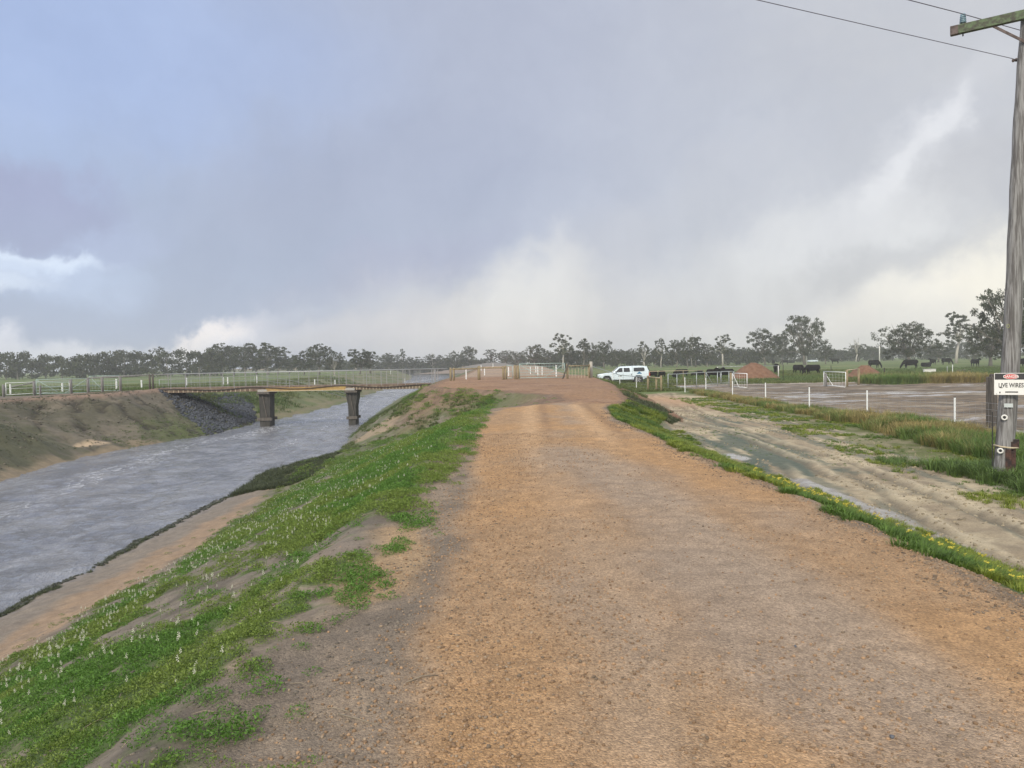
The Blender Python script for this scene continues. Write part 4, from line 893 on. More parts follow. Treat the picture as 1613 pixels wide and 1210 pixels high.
# ------------------------------------------------------------------ cattle
def ring_loft(b_, rings, n=14):
    vs = []; fs = []
    for (c0, rx, rz_, ax) in rings:
        ax = Vector(ax).normalized(); s_ = ax.cross(Vector((0, 0, 1))).normalized(); u_ = s_.cross(ax)
        for k in range(n): t = 2 * math.pi * k / n; vs.append(Vector(c0) + s_ * (rx * math.cos(t)) + u_ * (rz_ * math.sin(t)))
    for i in range(len(rings) - 1):
        for k in range(n): fs.append((i * n + k, i * n + (k + 1) % n, (i + 1) * n + (k + 1) % n, (i + 1) * n + k))
    fs += [tuple(reversed(range(n))), tuple(range((len(rings) - 1) * n, len(rings) * n))]
    b_.raw(vs, fs)
def make_cow(pose):
    """+x is the head end; one continuous body fused by a remesh"""
    b_ = MB(); lying = pose == 'lying'; dz = -.55 if lying else 0
    ring_loft(b_, [((-1.02, 0, 1.08 + dz), .10, .14, (1, 0, 0)), ((-.92, 0, 1.05 + dz), .27, .30, (1, 0, 0)), ((-.70, 0, 1.0 + dz), .33, .37, (1, 0, 0)), ((-.25, 0, .96 + dz), .37, .40, (1, 0, 0)), ((.25, 0, .95 + dz), .37, .42, (1, 0, 0)), ((.62, 0, .98 + dz), .31, .41, (1, 0, 0)), ((.82, 0, 1.02 + dz), .22, .33, (1, 0, .1)), ((.90, 0, 1.04 + dz), .12, .2, (1, 0, .1))])
    if pose == 'grazing': nk = [((.66, 0, 1.10), .20, .30, (1, 0, -.5)), ((1.0, 0, .86), .14, .20, (1, 0, -1)), ((1.22, 0, .56), .11, .15, (.6, 0, -1)), ((1.30, 0, .42), .10, .13, (.5, 0, -1))]; hd = [((1.26, 0, .52), .12, .14, (.3, 0, -1)), ((1.34, 0, .34), .12, .13, (.3, 0, -1)), ((1.40, 0, .14), .08, .10, (.3, 0, -1)), ((1.43, 0, .04), .075, .08, (.3, 0, -1))]; ear = (1.24, .50)
    else:
        nk = [((.62, 0, 1.12 + dz), .20, .30, (1, 0, .4)), ((.95, 0, 1.28 + dz), .14, .20, (1, 0, .6)), ((1.18, 0, 1.42 + dz), .11, .15, (1, 0, .5))]; hd = [((1.12, 0, 1.46 + dz), .11, .13, (1, 0, -.3)), ((1.28, 0, 1.42 + dz), .12, .14, (1, 0, -.4)), ((1.50, 0, 1.28 + dz), .085, .10, (1, 0, -.5)), ((1.60, 0, 1.22 + dz), .075, .08, (1, 0, -.5))]; ear = (1.16, 1.50 + dz)
    ring_loft(b_, nk, 12); ring_loft(b_, hd, 12)
    for s_ in (-1, 1): b_.tube([(ear[0], s_ * .08, ear[1]), (ear[0] - .02, s_ * .18, ear[1] + .01), (ear[0] - .02, s_ * .27, ear[1] - .03)], [.03, .05, .02], 6)
    if lying:
        for s_ in (-1, 1):
            b_.tube([(-.65, s_ * .28, .35), (-.45, s_ * .42, .16), (-.1, s_ * .46, .08), (-.35, s_ * .50, .05)], [.2, .12, .07, .05], 8); b_.tube([(.55, s_ * .2, .35), (.75, s_ * .26, .12), (.45, s_ * .3, .06)], [.15, .08, .05], 8)
    else:
        for s_ in (-1, 1):
            b_.tube([(-.76, s_ * .18, .95), (-.68, s_ * .22, .68), (-.84, s_ * .20, .42), (-.80, s_ * .20, .16), (-.80, s_ * .20, .06), (-.76, s_ * .20, .0)], [.24, .15, .075, .05, .06, .065], 10)
            b_.tube([(.56, s_ * .16, .90), (.58, s_ * .19, .60), (.60, s_ * .19, .36), (.58, s_ * .19, .14), (.60, s_ * .19, .05), (.61, s_ * .19, .0)], [.19, .12, .065, .05, .06, .062], 10)
    b_.tube([(-1.0, 0, 1.22 + dz), (-1.10, 0, 1.05 + dz), (-1.10, 0, .6 + max(dz, -.35)), (-1.09, 0, .42 + max(dz, -.30))], [.035, .03, .022, .045], 6)
    o = b_.build('cow', M['cow'], None, True)
    md = o.modifiers.new('fuse', 'REMESH'); md.mode = 'VOXEL'; md.voxel_size = .035; ms = o.modifiers.new('soft', 'SMOOTH'); ms.iterations = 3; ms.factor = .5
    dg = bpy.context.evaluated_depsgraph_get(); me = bpy.data.meshes.new_from_object(o.evaluated_get(dg)); o.modifiers.clear(); o.data = me
    me.polygons.foreach_set('use_smooth', np.ones(len(me.polygons), bool))
    bpy.data.objects.remove(o); return me
COW = {k: make_cow(k) for k in ('grazing', 'standing', 'lying')}
def cow(px, py, pose, deg, label, s_=1.0, d=None, name='cow'):
    p = G(px, py) if d is None else gz(px, d); p.z = hz(p.x, p.y) - .02
    if px < 1150: s_ *= .80
    o = bpy.data.objects.new(name, COW[pose]); COL.objects.link(o); o.location = p; o.rotation_euler = (0, 0, math.radians(deg)); o.scale = (s_,) * 3
    tag(o, label, 'cow', 'black cattle grazing on the pasture')
cow(1026, 0, 'standing', 200, 'black cow standing directly behind the tail of the pickup', 1.0, 96)
cow(1042, 0, 'grazing', 100, 'black cow seen from behind, first one clear of the pickup', 1.0, 97)
cow(1063, 0, 'lying', 80, 'black cow low in the grass, second clear of the pickup', 1.05, 98)
cow(1073, 0, 'grazing', 165, 'black cow side on with its head down above the timber strainer', 1.05, 100)
cow(1093, 0, 'lying', 60, 'small black cow lying alone between the strainer and the double braced gate', .9, 106)
cow(1102, 0, 'grazing', 100, 'small black cow head down, left of a pair near the double braced gate', .85, 104)
cow(1109, 0, 'lying', 0, 'small black cow lying, right of a pair near the double braced gate', .9, 105)
cow(1125, 0, 'standing', 5, 'large black cow left of two side by side behind the braced gates', 1.12, 90)
cow(1143, 0, 'standing', 182, 'large black cow right of two side by side behind the braced gates', 1.12, 89)
cow(1223, 589, 'grazing', 75, 'black cow seen from behind, just right of the first soil mound', 1.12)
cow(1258, 589, 'grazing', -70, 'black cow facing the camera with head down left of the side on grazer', .98)
cow(1280, 590.5, 'grazing', 188, 'large black cow side on grazing leftward between the two mounds', 1.0)
cow(1315, 573, 'standing', 170, 'small far black cow alone below the gap between the big trees', 1.2)
cow(1377, 580, 'grazing', 10, 'black cow behind the shoulder of the second soil mound', 1.15)
cow(1236, 574, 'grazing', 180, 'far black cow left of the foot of the big tree', 1.1)
cow(1218, 575, 'standing', 80, 'far black cow in front of the tree trunk behind the first mound', 1.2)
cow(1168, 573, 'grazing', 20, 'tiny far black cow left of the first soil mound', 1.1)
cow(1182, 572, 'grazing', 160, 'tiny far black cow above the left slope of the first soil mound', 1.0)
cow(1243, 571.8, 'lying', 0, 'tiny far black cow lying left of the big tree trunk', 1.1)
cow(1249, 571.8, 'lying', 30, 'tiny far black cow lying nearest the big tree trunk', 1.1)
cow(1434, 581, 'grazing', 175, 'large black cow under the round dense tree above the dry grass', 1.2)
cow(1459, 578, 'lying', 10, 'black cow lying beside the white water trough', 1.1)
cow(1469, 574.5, 'standing', 95, 'black cow end on, behind the water trough', 1.0)
cow(1491, 574.5, 'grazing', 5, 'black cow side on below the leaning pale tree', 1.15)
cow(1536.5, 577.5, 'standing', -88, 'black cow facing the camera left of the power pole', 1.05)
cow(1606, 579, 'standing', 0, 'black cow just right of the power pole', 1.1)

# ------------------------------------------------------------------ soil mounds
def moundmesh(name, p, rx, ry, h, label, seed):
    n_ = 64; u = np.linspace(-1.25, 1.25, n_); U, V = np.meshgrid(u, u); r = np.sqrt(U ** 2 + V ** 2) * (1 + .22 * (fbm(U * 1.5 + seed, V * 1.5, seed, 3) - .5))
    H = h * np.clip(1 - r, -.12, 1) ** 1 ; H = np.where(r > 1, -.12 * h, h * (1 - np.clip(r, 0, 1) ** 1.45))
    H = H * (.93 + .14 * fbm(U * 3, V * 3, seed + 1, 3)) + (fbm(U * 7, V * 7, seed + 2, 5, .65) - .5) * .32 * (r < 1.02) - .05
    H = np.minimum(H, h * .97 + .1 * (fbm(U * 4, V * 4, seed + 4, 2) - .5)); ii = np.arange(n_ * n_).reshape(n_, n_)
    q = np.stack([ii[:-1, :-1], ii[:-1, 1:], ii[1:, 1:], ii[1:, :-1]], -1).reshape(-1, 4)
    o = mk(name, np.stack([U * rx, V * ry, H], -1).reshape(-1, 3), q, M['mound'], smooth=True, loc=p); return tag(o, label, 'soil mound')
moundmesh('soil_mound', gz(1187, 87), 3.1, 3.0, 1.95, 'broad tall red brown soil mound left of the braced gate pair', 5)
moundmesh('soil_mound', gz(1362, 84), 2.35, 2.2, 1.48, 'smaller dark red soil mound right of the middle white gate', 9)
# gravel heaps on the far levee road
moundmesh('gravel_heap', gz(735, 175), 9, 6, .85, 'long low pale gravel heap far along the levee, left of the road', 15).data.materials[0] = pmat('pale_gravel', (.23, .19, .165), .95, var=.3, vscale=1)
moundmesh('gravel_heap', gz(776, 215), 8.0, 6, 1.15, 'far grey gravel heap behind the middle timber fence', 17).data.materials[0] = pmat('grey_gravel', (.19, .18, .17), .95, var=.3, vscale=1)
lone('utility_pole', 'pale distant utility pole standing in the pasture left of the round dense tree', 1385.5, 230, 5.6, .15, 'ceramic', cat='utility pole')
lone('utility_pole', 'thin pale post in front of the big tree trunk', 1270.5, 215, 4.2, .14, 'ceramic', cat='utility pole')
# tiny far white vehicle under the big tree
p = gz(1280, 320); fv = thing('far_car', 'tiny white car far off beside the trunk of the big tree', 'car', p); b_ = MB()
side_loft([(-2.1, [(.7, .3), (.75, .7)]), (-1.6, [(.8, .3), (.8, .85)]), (-.9, [(.8, .3), (.8, .95)]), (2.0, [(.8, .3), (.8, .95)]), (2.1, [(.75, .4), (.7, .85)])], 'body', M['paint'], fv)
side_loft([(-1.1, [(.7, .95), (.68, .97)]), (-.5, [(.7, .95), (.62, 1.4)]), (1.2, [(.7, .95), (.62, 1.42)]), (1.8, [(.7, .95), (.66, 1.0)])], 'cabin', M['glass'], fv)
for x in (-1.35, 1.35): b_.cyl((x, 0, .32), (0, 1, 0), .32, 1.55, 16)
b_.build('wheels', M['tyre'], fv)

# ------------------------------------------------------------------ trees
def leafcloud(cs, rs, n_per, size, rng, flat=.7, tint=(.060, .078, .036), tv=.35):
    """leaf-sized triangles pairs spread through blobs; returns verts, quads, colours"""
    cs = np.array(cs); rs = np.array(rs); idx_ = np.repeat(np.arange(len(cs)), n_per); N_ = len(idx_)
    d = rng.normal(size=(N_, 3)); d /= np.linalg.norm(d, axis=1)[:, None]; r = rng.random(N_) ** .45
    c0 = cs[idx_] + d * (r * rs[idx_])[:, None] * np.array((1, 1, flat))
    a = rng.normal(size=(N_, 3)); a /= np.linalg.norm(a, axis=1)[:, None]; a[:, 2] -= .35; b2 = np.cross(a, rng.normal(size=(N_, 3))); b2 /= np.linalg.norm(b2, axis=1)[:, None]
    s_ = size * (.55 + .9 * rng.random(N_)); V = np.empty((N_, 4, 3)); V[:, 0] = c0 - a * s_[:, None]; V[:, 1] = c0 + b2 * (s_ * .42)[:, None]; V[:, 2] = c0 + a * s_[:, None]; V[:, 3] = c0 - b2 * (s_ * .42)[:, None]
    F = np.arange(N_ * 4).reshape(N_, 4); blobt = 1 + tv * (rng.random(len(cs)) - .5) * 1.6
    C = np.array(tint)[None] * (blobt[idx_] * (1 + .5 * (rng.random(N_) - .5)))[:, None]; C[:, 0] *= 1 + .3 * (rng.random(N_) - .3)
    return V.reshape(-1, 3), F, np.repeat(C, 4, 0)
def tree_proto(seed, H, W_, kind):
    """tapered leaning trunk, limbs out to rounded lobes of foliage of uneven size with gaps between them"""
    rnd = random.Random(seed); rng = np.random.default_rng(seed); b_ = MB(); cs = []; rs = []
    fork, nl, z0, z1, lr0, lr1 = {'broad': (.20, 24, .26, .86, .13, .20), 'open': (.24, 19, .28, .88, .11, .18), 'tall': (.28, 14, .26, .90, .10, .15), 'sparse': (.40, 11, .42, .90, .09, .14), 'dead': (.3, 7, .6, .95, .1, .1), 'bush': (.06, 12, .2, .8, .14, .22)}[kind]
    r0 = H * (.020 if kind != 'broad' else .036); lean = Vector((rnd.gauss(0, .10), rnd.gauss(0, .10), 1)); fk = lean * (fork * H)
    b_.tube([Vector((0, 0, -.4)), lean * (fork * H * .5) + Vector((rnd.gauss(0, .2), 0, 0)), fk], [r0 * 1.4, r0, r0 * .9], 10)
    for k in range(nl):
        zz = z0 + (z1 - z0) * ((k + rnd.random()) / nl); env = math.sqrt(max(.06, 1 - ((zz - .56) / .46) ** 2)); a = k * 2.4 + rnd.uniform(-.6, .6); rr = (W_ / 2) * env * rnd.uniform(.35, .86)
        if zz > .8: rr *= .7
        c0 = Vector((rr * math.cos(a), rr * math.sin(a), zz * H)); R_ = H * rnd.uniform(lr0, lr1) * min(1, W_ / H * 1.25)
        m1 = fk.lerp(c0, .45) + Vector((rnd.gauss(0, .35), rnd.gauss(0, .35), .06 * H)); end = c0 + Vector((0, 0, R_ * .3))
        b_.tube([fk, m1, c0, end], [r0 * .5, r0 * .32, r0 * .16, r0 * .07], 6)
        for q in range(3 if kind == 'dead' else 2):
            e2 = c0 + Vector((rnd.gauss(0, 1), rnd.gauss(0, 1), rnd.uniform(.1, 1.2))).normalized() * R_ * rnd.uniform(.7, 1.2); b_.tube([m1.lerp(c0, .6), c0.lerp(e2, .5) + Vector((0, 0, .1)), e2], [r0 * .2, r0 * .1, r0 * .04], 4)
        nb = rnd.choice((7, 9, 11))
        for q in range(nb):
            d = Vector((rnd.gauss(0, 1), rnd.gauss(0, 1), rnd.gauss(.25, .8))).normalized(); cs.append(tuple(c0 + Vector((d.x * R_ * 1.15, d.y * R_ * 1.15, d.z * R_ * .75)))); rs.append(R_ * rnd.uniform(.26, .5))
    vs = np.array([tuple(v) for v in b_.v])
    if kind == 'dead': return vs, b_.f, None
    cs = np.array(cs); cs[:, 2] *= H / (cs[:, 2].max() + H * .03); nper = {'broad': 46, 'open': 42, 'tall': 42, 'sparse': 30, 'bush': 30}[kind]
    lc = leafcloud(cs, np.array(rs), nper, H * .0165, rng, tint=(.046, .062, .027) if kind != 'bush' else (.050, .066, .032), tv=.5)
    return vs, b_.f, lc
PROT = {}
def proto(kind, seed, H, W_):
    k = (kind, seed)
    if k not in PROT:
        vs, f, lc = tree_proto(seed, H, W_, kind)
        me_t = mk('trunk', vs, f, M['palebark' if kind in ('sparse', 'dead') else 'bark'], smooth=True); mt = me_t.data; bpy.data.objects.remove(me_t); mc = None
        if lc: oc = mk('crown', lc[0], lc[1], M['leaf'], col=lc[2]); mc = oc.data; bpy.data.objects.remove(oc)
        PROT[k] = (mt, mc, H, W_)
    return PROT[k]
protos = {'open': [(s_, 14, 11) for s_ in (1, 2, 3, 4)], 'tall': [(s_, 14, 7) for s_ in (5, 6, 7)], 'broad': [(s_, 13, 17) for s_ in (8, 9)], 'sparse': [(s_, 14, 8) for s_ in (10, 11)], 'dead': [(s_, 12, 8) for s_ in (12, 13)], 'bush': [(s_, 6, 9) for s_ in (14, 15)]}
trn = random.Random(3)
def tree(px, top, wpx, kind, d, label, var=None, name='gum_tree', sink=0.0):
    p = gz(px, d); H = EYE - p.z + (yhor(px) - top) * d / FPX * 1.0; W_ = wpx * d / FPX
    sd_, h0, w0 = protos[kind][(var if var is not None else trn.randrange(9)) % len(protos[kind])]; mt, mc, h0, w0 = proto(kind, sd_, h0, w0)
    t = thing(name, label, 'tree', p, trn.uniform(0, 6.28)); t.scale = (W_ / w0, W_ / w0, H / h0)
    o = bpy.data.objects.new('trunk', mt); COL.objects.link(o); o.parent = t
    if mc: o = bpy.data.objects.new('crown', mc); COL.objects.link(o); o.parent = t
    return t
T = [ # px, top, width px, kind, distance, label
 (348, 540, 46, 'open', 235, 'leftmost tall gum of the grove left of the bridge, first above the low wood'),
 (368, 544, 44, 'open', 240, 'second gum from the left in the grove left of the bridge'),
 (386, 541, 46, 'open', 232, 'third gum from the left in the grove left of the bridge'),
 (404, 546, 44, 'broad', 236, 'dense rounded gum in the middle of the grove above the left pier'),
 (422, 539, 42, 'tall', 230, 'tallest narrow gum of the grove above the left pier'),
 (438, 546, 40, 'open', 236, 'rightmost tall gum of the grove above the left pier'),
 (455, 559, 34, 'open', 250, 'lower gum in the dip right of the grove above the left pier'),
 (478, 552, 38, 'open', 205, 'left gum of the dark group above the middle of the bridge'),
 (503, 541, 46, 'open', 200, 'tallest middle gum of the dark group above the middle of the bridge'),
 (526, 555, 36, 'broad', 198, 'right gum of the dark group above the middle of the bridge'),
 (566, 550, 40, 'open', 180, 'lone dark gum standing apart with its crown close above the right pier'),
 (583, 553, 28, 'tall', 200, 'narrow gum close behind the lone dark gum'),
 (612, 556, 42, 'open', 300, 'grey hazy gum right of the lone dark gum'),
 (634, 549, 13, 'tall', 295, 'slender spire shaped gum poking above the hazy line'),
 (655, 562, 40, 'open', 310, 'low hazy gum right of the slender spire'),
 (692, 558, 44, 'open', 305, 'hazy gum left of the twin pale gums over the river bend'),
 (718, 552, 32, 'broad', 290, 'left of the twin hazy gums over the gravel heap'),
 (739, 545, 30, 'open', 285, 'taller right one of the twin hazy gums over the gravel heap'),
 (773, 550, 22, 'tall', 300, 'hazy gum directly above the middle timber fence'),
 (795, 552, 34, 'open', 300, 'hazy gum above the pedestrian gate'),
 (816, 554, 28, 'open', 290, 'hazy gum above the left end of the wide pale gate'),
 (842, 543, 40, 'broad', 220, 'dark dense gum above the middle of the wide pale gate'),
 (866, 552, 26, 'open', 260, 'small gum in the gap left of the sparse tall gum'),
 (886, 524, 40, 'sparse', 215, 'sparse open crowned gum rising highest above the right end of the wide gate'),
 (897, 548, 36, 'open', 225, 'dark gum low behind the sparse open crowned gum'),
 (919, 533, 26, 'tall', 222, 'narrow tall gum above the pickup bonnet, left one'),
 (932, 540, 24, 'open', 228, 'gum above the pickup bonnet, right one'),
 (952, 537, 30, 'open', 215, 'round topped gum directly above the pickup cab'),
 (978, 550, 34, 'open', 235, 'low gum above the pickup canopy'),
 (997, 549, 30, 'broad', 240, 'low dense gum just right of the pickup'),
 (1014, 537, 18, 'tall', 225, 'thin tall gum left of the dead white branched tree'),
 (1031, 549, 28, 'open', 240, 'low gum behind the dead white branched tree'),
 (1041, 532, 24, 'sparse', 220, 'sparse tufted gum right of the dead white branched tree'),
 (1066, 535, 34, 'open', 218, 'gum left of the twin topped gums above the far cattle'),
 (1084, 531, 28, 'open', 215, 'left of the twin topped gums above the far cattle'),
 (1096, 530, 26, 'tall', 222, 'right of the twin topped gums above the far cattle'),
 (1114, 540, 38, 'broad', 225, 'broad dark gum above the double braced gate'),
 (1139, 526, 36, 'sparse', 205, 'tall sparse gum with a bare leaning trunk left of the first mound'),
 (1163, 547, 36, 'open', 280, 'hazy gum above the first soil mound'),
 (1206, 518, 52, 'open', 225, 'grey green gum immediately left of the big tree'),
 (1232, 524, 26, 'open', 235, 'thin gum squeezed between the grey green gum and the big tree'),
 (1268, 497, 78, 'broad', 215, 'big wide crowned gum standing out in the middle of the right pasture'),
 (1301, 540, 26, 'open', 240, 'low gum under the right side of the big wide crowned gum'),
 (1326, 552, 36, 'open', 330, 'hazy gum left of the stag headed tree'),
 (1352, 541, 36, 'open', 300, 'bushy gum below the stag headed dead limbs'),
 (1374, 545, 28, 'open', 320, 'hazy gum left of the round dense tree'),
 (1431, 506, 92, 'broad', 170, 'round dense dark gum with a thick trunk in the right pasture'),
 (1478, 540, 44, 'open', 230, 'gum filling the gap between the round dense tree and the leaning pale tree'),
 (1506, 490, 54, 'sparse', 200, 'tall airy gum with a leaning pale trunk left of the power pole'),
 (1530, 545, 40, 'bush', 200, 'low shrubby gum under the tall airy gum'),
 (1560, 511, 90, 'broad', 150, 'grey green gum with a drooping crown behind the warning sign'),
 (1592, 446, 130, 'broad', 120, 'huge dark gum rising behind the power pole at the right edge'),
 (1640, 470, 110, 'broad', 125, 'dark gum cut by the right edge of the view'),
]
for i, (px, top, wp, kd, d, lab) in enumerate(T): tree(px, top, wp, kd, d, lab, var=i * 7 + 3)
tree(1016, 545, 26, 'dead', 210, 'leafless pale tree with spreading white branches above the cattle', 0, 'dead_tree')
tree(1348, 530, 30, 'dead', 290, 'leafless stag headed limbs rising above the bushy gum', 1, 'dead_tree')
tree(527, 566, 14, 'dead', 150, 'small pale bare tree at the foot of the dark group on the left', 1, 'dead_tree')
tree(1090, 522, 16, 'dead', 225, 'bare thin top standing above the twin topped gums', 0, 'dead_tree')
tree(682, 553, 24, 'dead', 305, 'bare grey branches over the hazy gums at the river bend', 1, 'dead_tree')

# far wood: one mass
def wood(name, pxs, tops, d, label, dens=1.0, seed=77):
    rng = np.random.default_rng(seed); cs = []; rs = []; b_ = MB()
    x0 = GX(pxs[0], d).x; x1 = GX(pxs[-1], d).x; n_ = int((x1 - x0) / 2.6 * dens)
    for k in range(n_):
        px = np.interp((k + rng.random()) / n_, np.linspace(0, 1, len(pxs)), pxs); dd = d + rng.uniform(-12, 22); top = np.interp(px, pxs, tops) + rng.uniform(-1.5, 5) + 3.0 * math.sin(px * .19) * math.sin(px * .077)
        p = GX(px, dd); H = EYE - p.z + (yhor(px) - top) * dd / FPX
        for j in range(17): f_ = rng.random() ** .9; cs.append((p.x + rng.normal() * 1.9 * (1.15 - f_), p.y + rng.normal() * 2.0, p.z + .6 + (H - 1.4) * f_)); rs.append(rng.uniform(.9, 1.8))
        if k % 2 == 0: b_.tube([(p.x, p.y, p.z - .2), (p.x + rng.normal() * .3, p.y, p.z + H * .7)], [.22, .10], 5)
    V, F, C = leafcloud(cs, rs, 34, .42, rng, tint=(.048, .060, .033))
    t = tag(mk(name, V, F, M['leaf'], col=C), label, 'wood', kind='stuff'); b_.build('trunks', M['bark'], t)['kind'] = 'stuff'
wood('far_wood', [-90, 0, 40, 100, 160, 200, 260, 325, 345], [554, 554, 554, 558, 555, 551, 550, 547, 549], 225, 'dense grey wood along the left horizon', 1.3, 77)
wood('far_wood', [340, 460, 540, 600, 660, 700, 760, 830], [560, 566, 566, 566, 566, 565, 566, 562], 330, 'hazy low wood behind the bridge and river', 1.2, 78)
wood('far_wood', [830, 900, 960, 1020, 1080, 1150, 1200], [557, 552, 553, 551, 550, 551, 551], 262, 'dark low wood behind the pickup and the cattle', 1.2, 79)
wood('far_wood', [1180, 1260, 1340, 1400, 1480, 1560, 1680], [553, 546, 549, 544, 543, 533, 526], 340, 'hazy low wood along the right horizon', 1.1, 80)

# ------------------------------------------------------------------ low vegetation (uncountable: one object per kind)
def instance_clumps(name, protos_, pts, scl, rng, colmul, label, cat, mat):
    """merge many copies of small clumps into one ground cover mesh"""
    Vs = []; Fs = []; Cs = []; off = 0; pid = rng.integers(0, len(protos_), len(pts)); ang = rng.random(len(pts)) * 6.283
    for k, (V0, F0, C0) in enumerate(protos_):
        m = pid == k; n_ = m.sum()
        if not n_: continue
        ca, sa = np.cos(ang[m])[:, None], np.sin(ang[m])[:, None]; s_ = scl[m][:, None]
        x = (V0[None, :, 0] * ca - V0[None, :, 1] * sa) * s_ + pts[m][:, 0:1]; y = (V0[None, :, 0] * sa + V0[None, :, 1] * ca) * s_ + pts[m][:, 1:2]; z = V0[None, :, 2] * s_ + pts[m][:, 2:3]
        Vs.append(np.stack([x, y, z], -1).reshape(-1, 3)); Fs.append((F0[None] + (np.arange(n_) * len(V0))[:, None, None] + off).reshape(-1, F0.shape[1])); off += n_ * len(V0)
        Cs.append((C0[None] * colmul[m][:, None, :]).reshape(-1, 3))
    o = mk(name, np.concatenate(Vs), np.concatenate(Fs), mat, col=np.concatenate(Cs)); return tag(o, label, cat, kind='stuff')
def weed_clump(seed, n_=80, R_=.095, H_=.065):
    rng = np.random.default_rng(seed); V = np.empty((n_, 3, 3)); a = rng.random(n_) * 6.283; r = R_ * np.sqrt(rng.random(n_)); h = H_ * (1 - (r / R_) ** 2 * .6) * rng.uniform(.35, 1, n_)
    c0 = np.stack([r * np.cos(a), r * np.sin(a), h], -1); d = rng.normal(size=(n_, 3)); d[:, 2] = np.abs(d[:, 2]) * .7; d /= np.linalg.norm(d, axis=1)[:, None]; e = np.cross(d, rng.normal(size=(n_, 3))); e /= np.linalg.norm(e, axis=1)[:, None]
    L = rng.uniform(.012, .027, n_)[:, None]; V[:, 0] = c0 - e * L * .24; V[:, 1] = c0 + e * L * .24; V[:, 2] = c0 + d * L
    C = np.array((.130, .245, .038)) * (.55 + .8 * rng.random((n_, 1))) * np.array((1, 1, 1)); return V.reshape(-1, 3), np.arange(n_ * 3).reshape(n_, 3), np.repeat(C, 3, 0)
def grass_clump(seed, n_=26, R_=.10, H_=.20, wd=.005, droop=.6, col=(.10, .17, .035)):
    rng = np.random.default_rng(seed); V = np.empty((n_, 5, 3)); a = rng.random(n_) * 6.283; r = R_ * rng.random(n_); out = np.stack([np.cos(a), np.sin(a), np.zeros(n_)], -1); sd_ = np.stack([-np.sin(a), np.cos(a), np.zeros(n_)], -1)
    c0 = out * r[:, None]; h = H_ * rng.uniform(.5, 1.1, n_)[:, None]; k = droop * rng.uniform(.3, 1.2, n_)[:, None]; up = np.array((0, 0, 1.0))
    V[:, 0] = c0 - sd_ * wd; V[:, 1] = c0 + sd_ * wd; m = c0 + up * h * .6 + out * h * k * .35; V[:, 2] = m + sd_ * wd * .8; V[:, 3] = m - sd_ * wd * .8; V[:, 4] = c0 + up * h * (1 - .2 * k) + out * h * k
    F = np.empty((n_, 3, 3), int); o5 = np.arange(n_)[:, None] * 5; F[:, 0] = o5 + np.array((0, 1, 2)); F[:, 1] = o5 + np.array((0, 2, 3)); F[:, 2] = o5 + np.array((3, 2, 4))
    C = np.array(col) * (.7 + .6 * rng.random((n_, 1))); return V.reshape(-1, 3), F.reshape(-1, 3), np.repeat(C, 5, 0)
def scatter(n_, xr_, yr_, rng, power=1.0):
    x = rng.uniform(*xr_, n_); y = yr_[0] + (yr_[1] - yr_[0]) * rng.random(n_) ** power; return x, y
def inview(x, y, m=.06): return (np.abs(x) < (CX / FPX + m) * y + .4)
# weeds on the near slope
rng = np.random.default_rng(5); P0 = []; S0 = []; C0 = []
for (yr_, dens, sc0, sc1) in (((2.2, 7), 230, .55, 1.0), ((7, 14), 130, .8, 1.3), ((14, 26), 50, 1.1, 1.9), ((26, 48), 24, 1.6, 2.8)):
    n_ = int((yr_[1] - yr_[0]) * 11 * dens); x = rng.uniform(-10.5, 2.2, n_); y = rng.uniform(*yr_, n_); wm = weedmask(x, y); k = (rng.random(n_) < wm * 1.0 + .035 * (x < itp(y, XC) + .3)) & inview(x, y) & (x < itp(y, XC) + 1.1) & (x > itp(y, XN) + 1.6)
    x, y, wm = x[k], y[k], wm[k]; P0.append(np.stack([x, y, height(x, y)], -1)); S0.append(rng.uniform(sc0, sc1, len(x)) * (.6 + .4 * wm)); g = fbm(x * 1.1, y * 1.1, 301, 4); ylw = sst(g, .42, .62)[:, None]; cm = (1 - ylw) * np.array((.85, .95, .9)) + ylw * np.array((1.45, 1.08, 1.3))
    far = sst(itp(y, XC) - x, 3.0, 6.0)[:, None] * .35; C0.append(cm * (1 - far) + np.array((1.15, .80, 1.3)) * far)
P0 = np.concatenate(P0); S0 = np.concatenate(S0); C0 = np.concatenate(C0); print('weeds', len(P0))
instance_clumps('ground_cover_weeds', [weed_clump(s_) for s_ in range(6)], P0, S0, rng, C0, 'bright green feathery weeds matting the river side slope of the levee', 'weeds', M['grass'])
# grass verge right of the road, fence line grass, tussocks at the pole
def add_grass(name, zones, label, protos_, seed, cfun):
    rng = np.random.default_rng(seed); PP = []; SS = []; CC_ = []
    for (xf_, yr_, n_, s0, s1, dfun) in zones:
        y = yr_[0] + (yr_[1] - yr_[0]) * rng.random(n_) ** 1.3; lo, hi = xf_(y); x = lo + (hi - lo) * rng.random(n_); k = (rng.random(n_) < dfun(x, y)) & inview(x, y); x, y = x[k], y[k]
        PP.append(np.stack([x, y, height(x, y) - .01], -1)); SS.append(rng.uniform(s0, s1, len(x)) * (1 + y * .006)); CC_.append(cfun(x, y, rng))
    PP = np.concatenate(PP); print(name, len(PP)); instance_clumps(name, protos_, PP, np.concatenate(SS), rng, np.concatenate(CC_), label, 'grass', M['grass'])
gp = [grass_clump(s_, 22, .07, .085, .0045, .9, (.12, .20, .035)) for s_ in range(3)] + [weed_clump(40 + s_) for s_ in range(0)]
one = lambda x, y: np.ones_like(x)
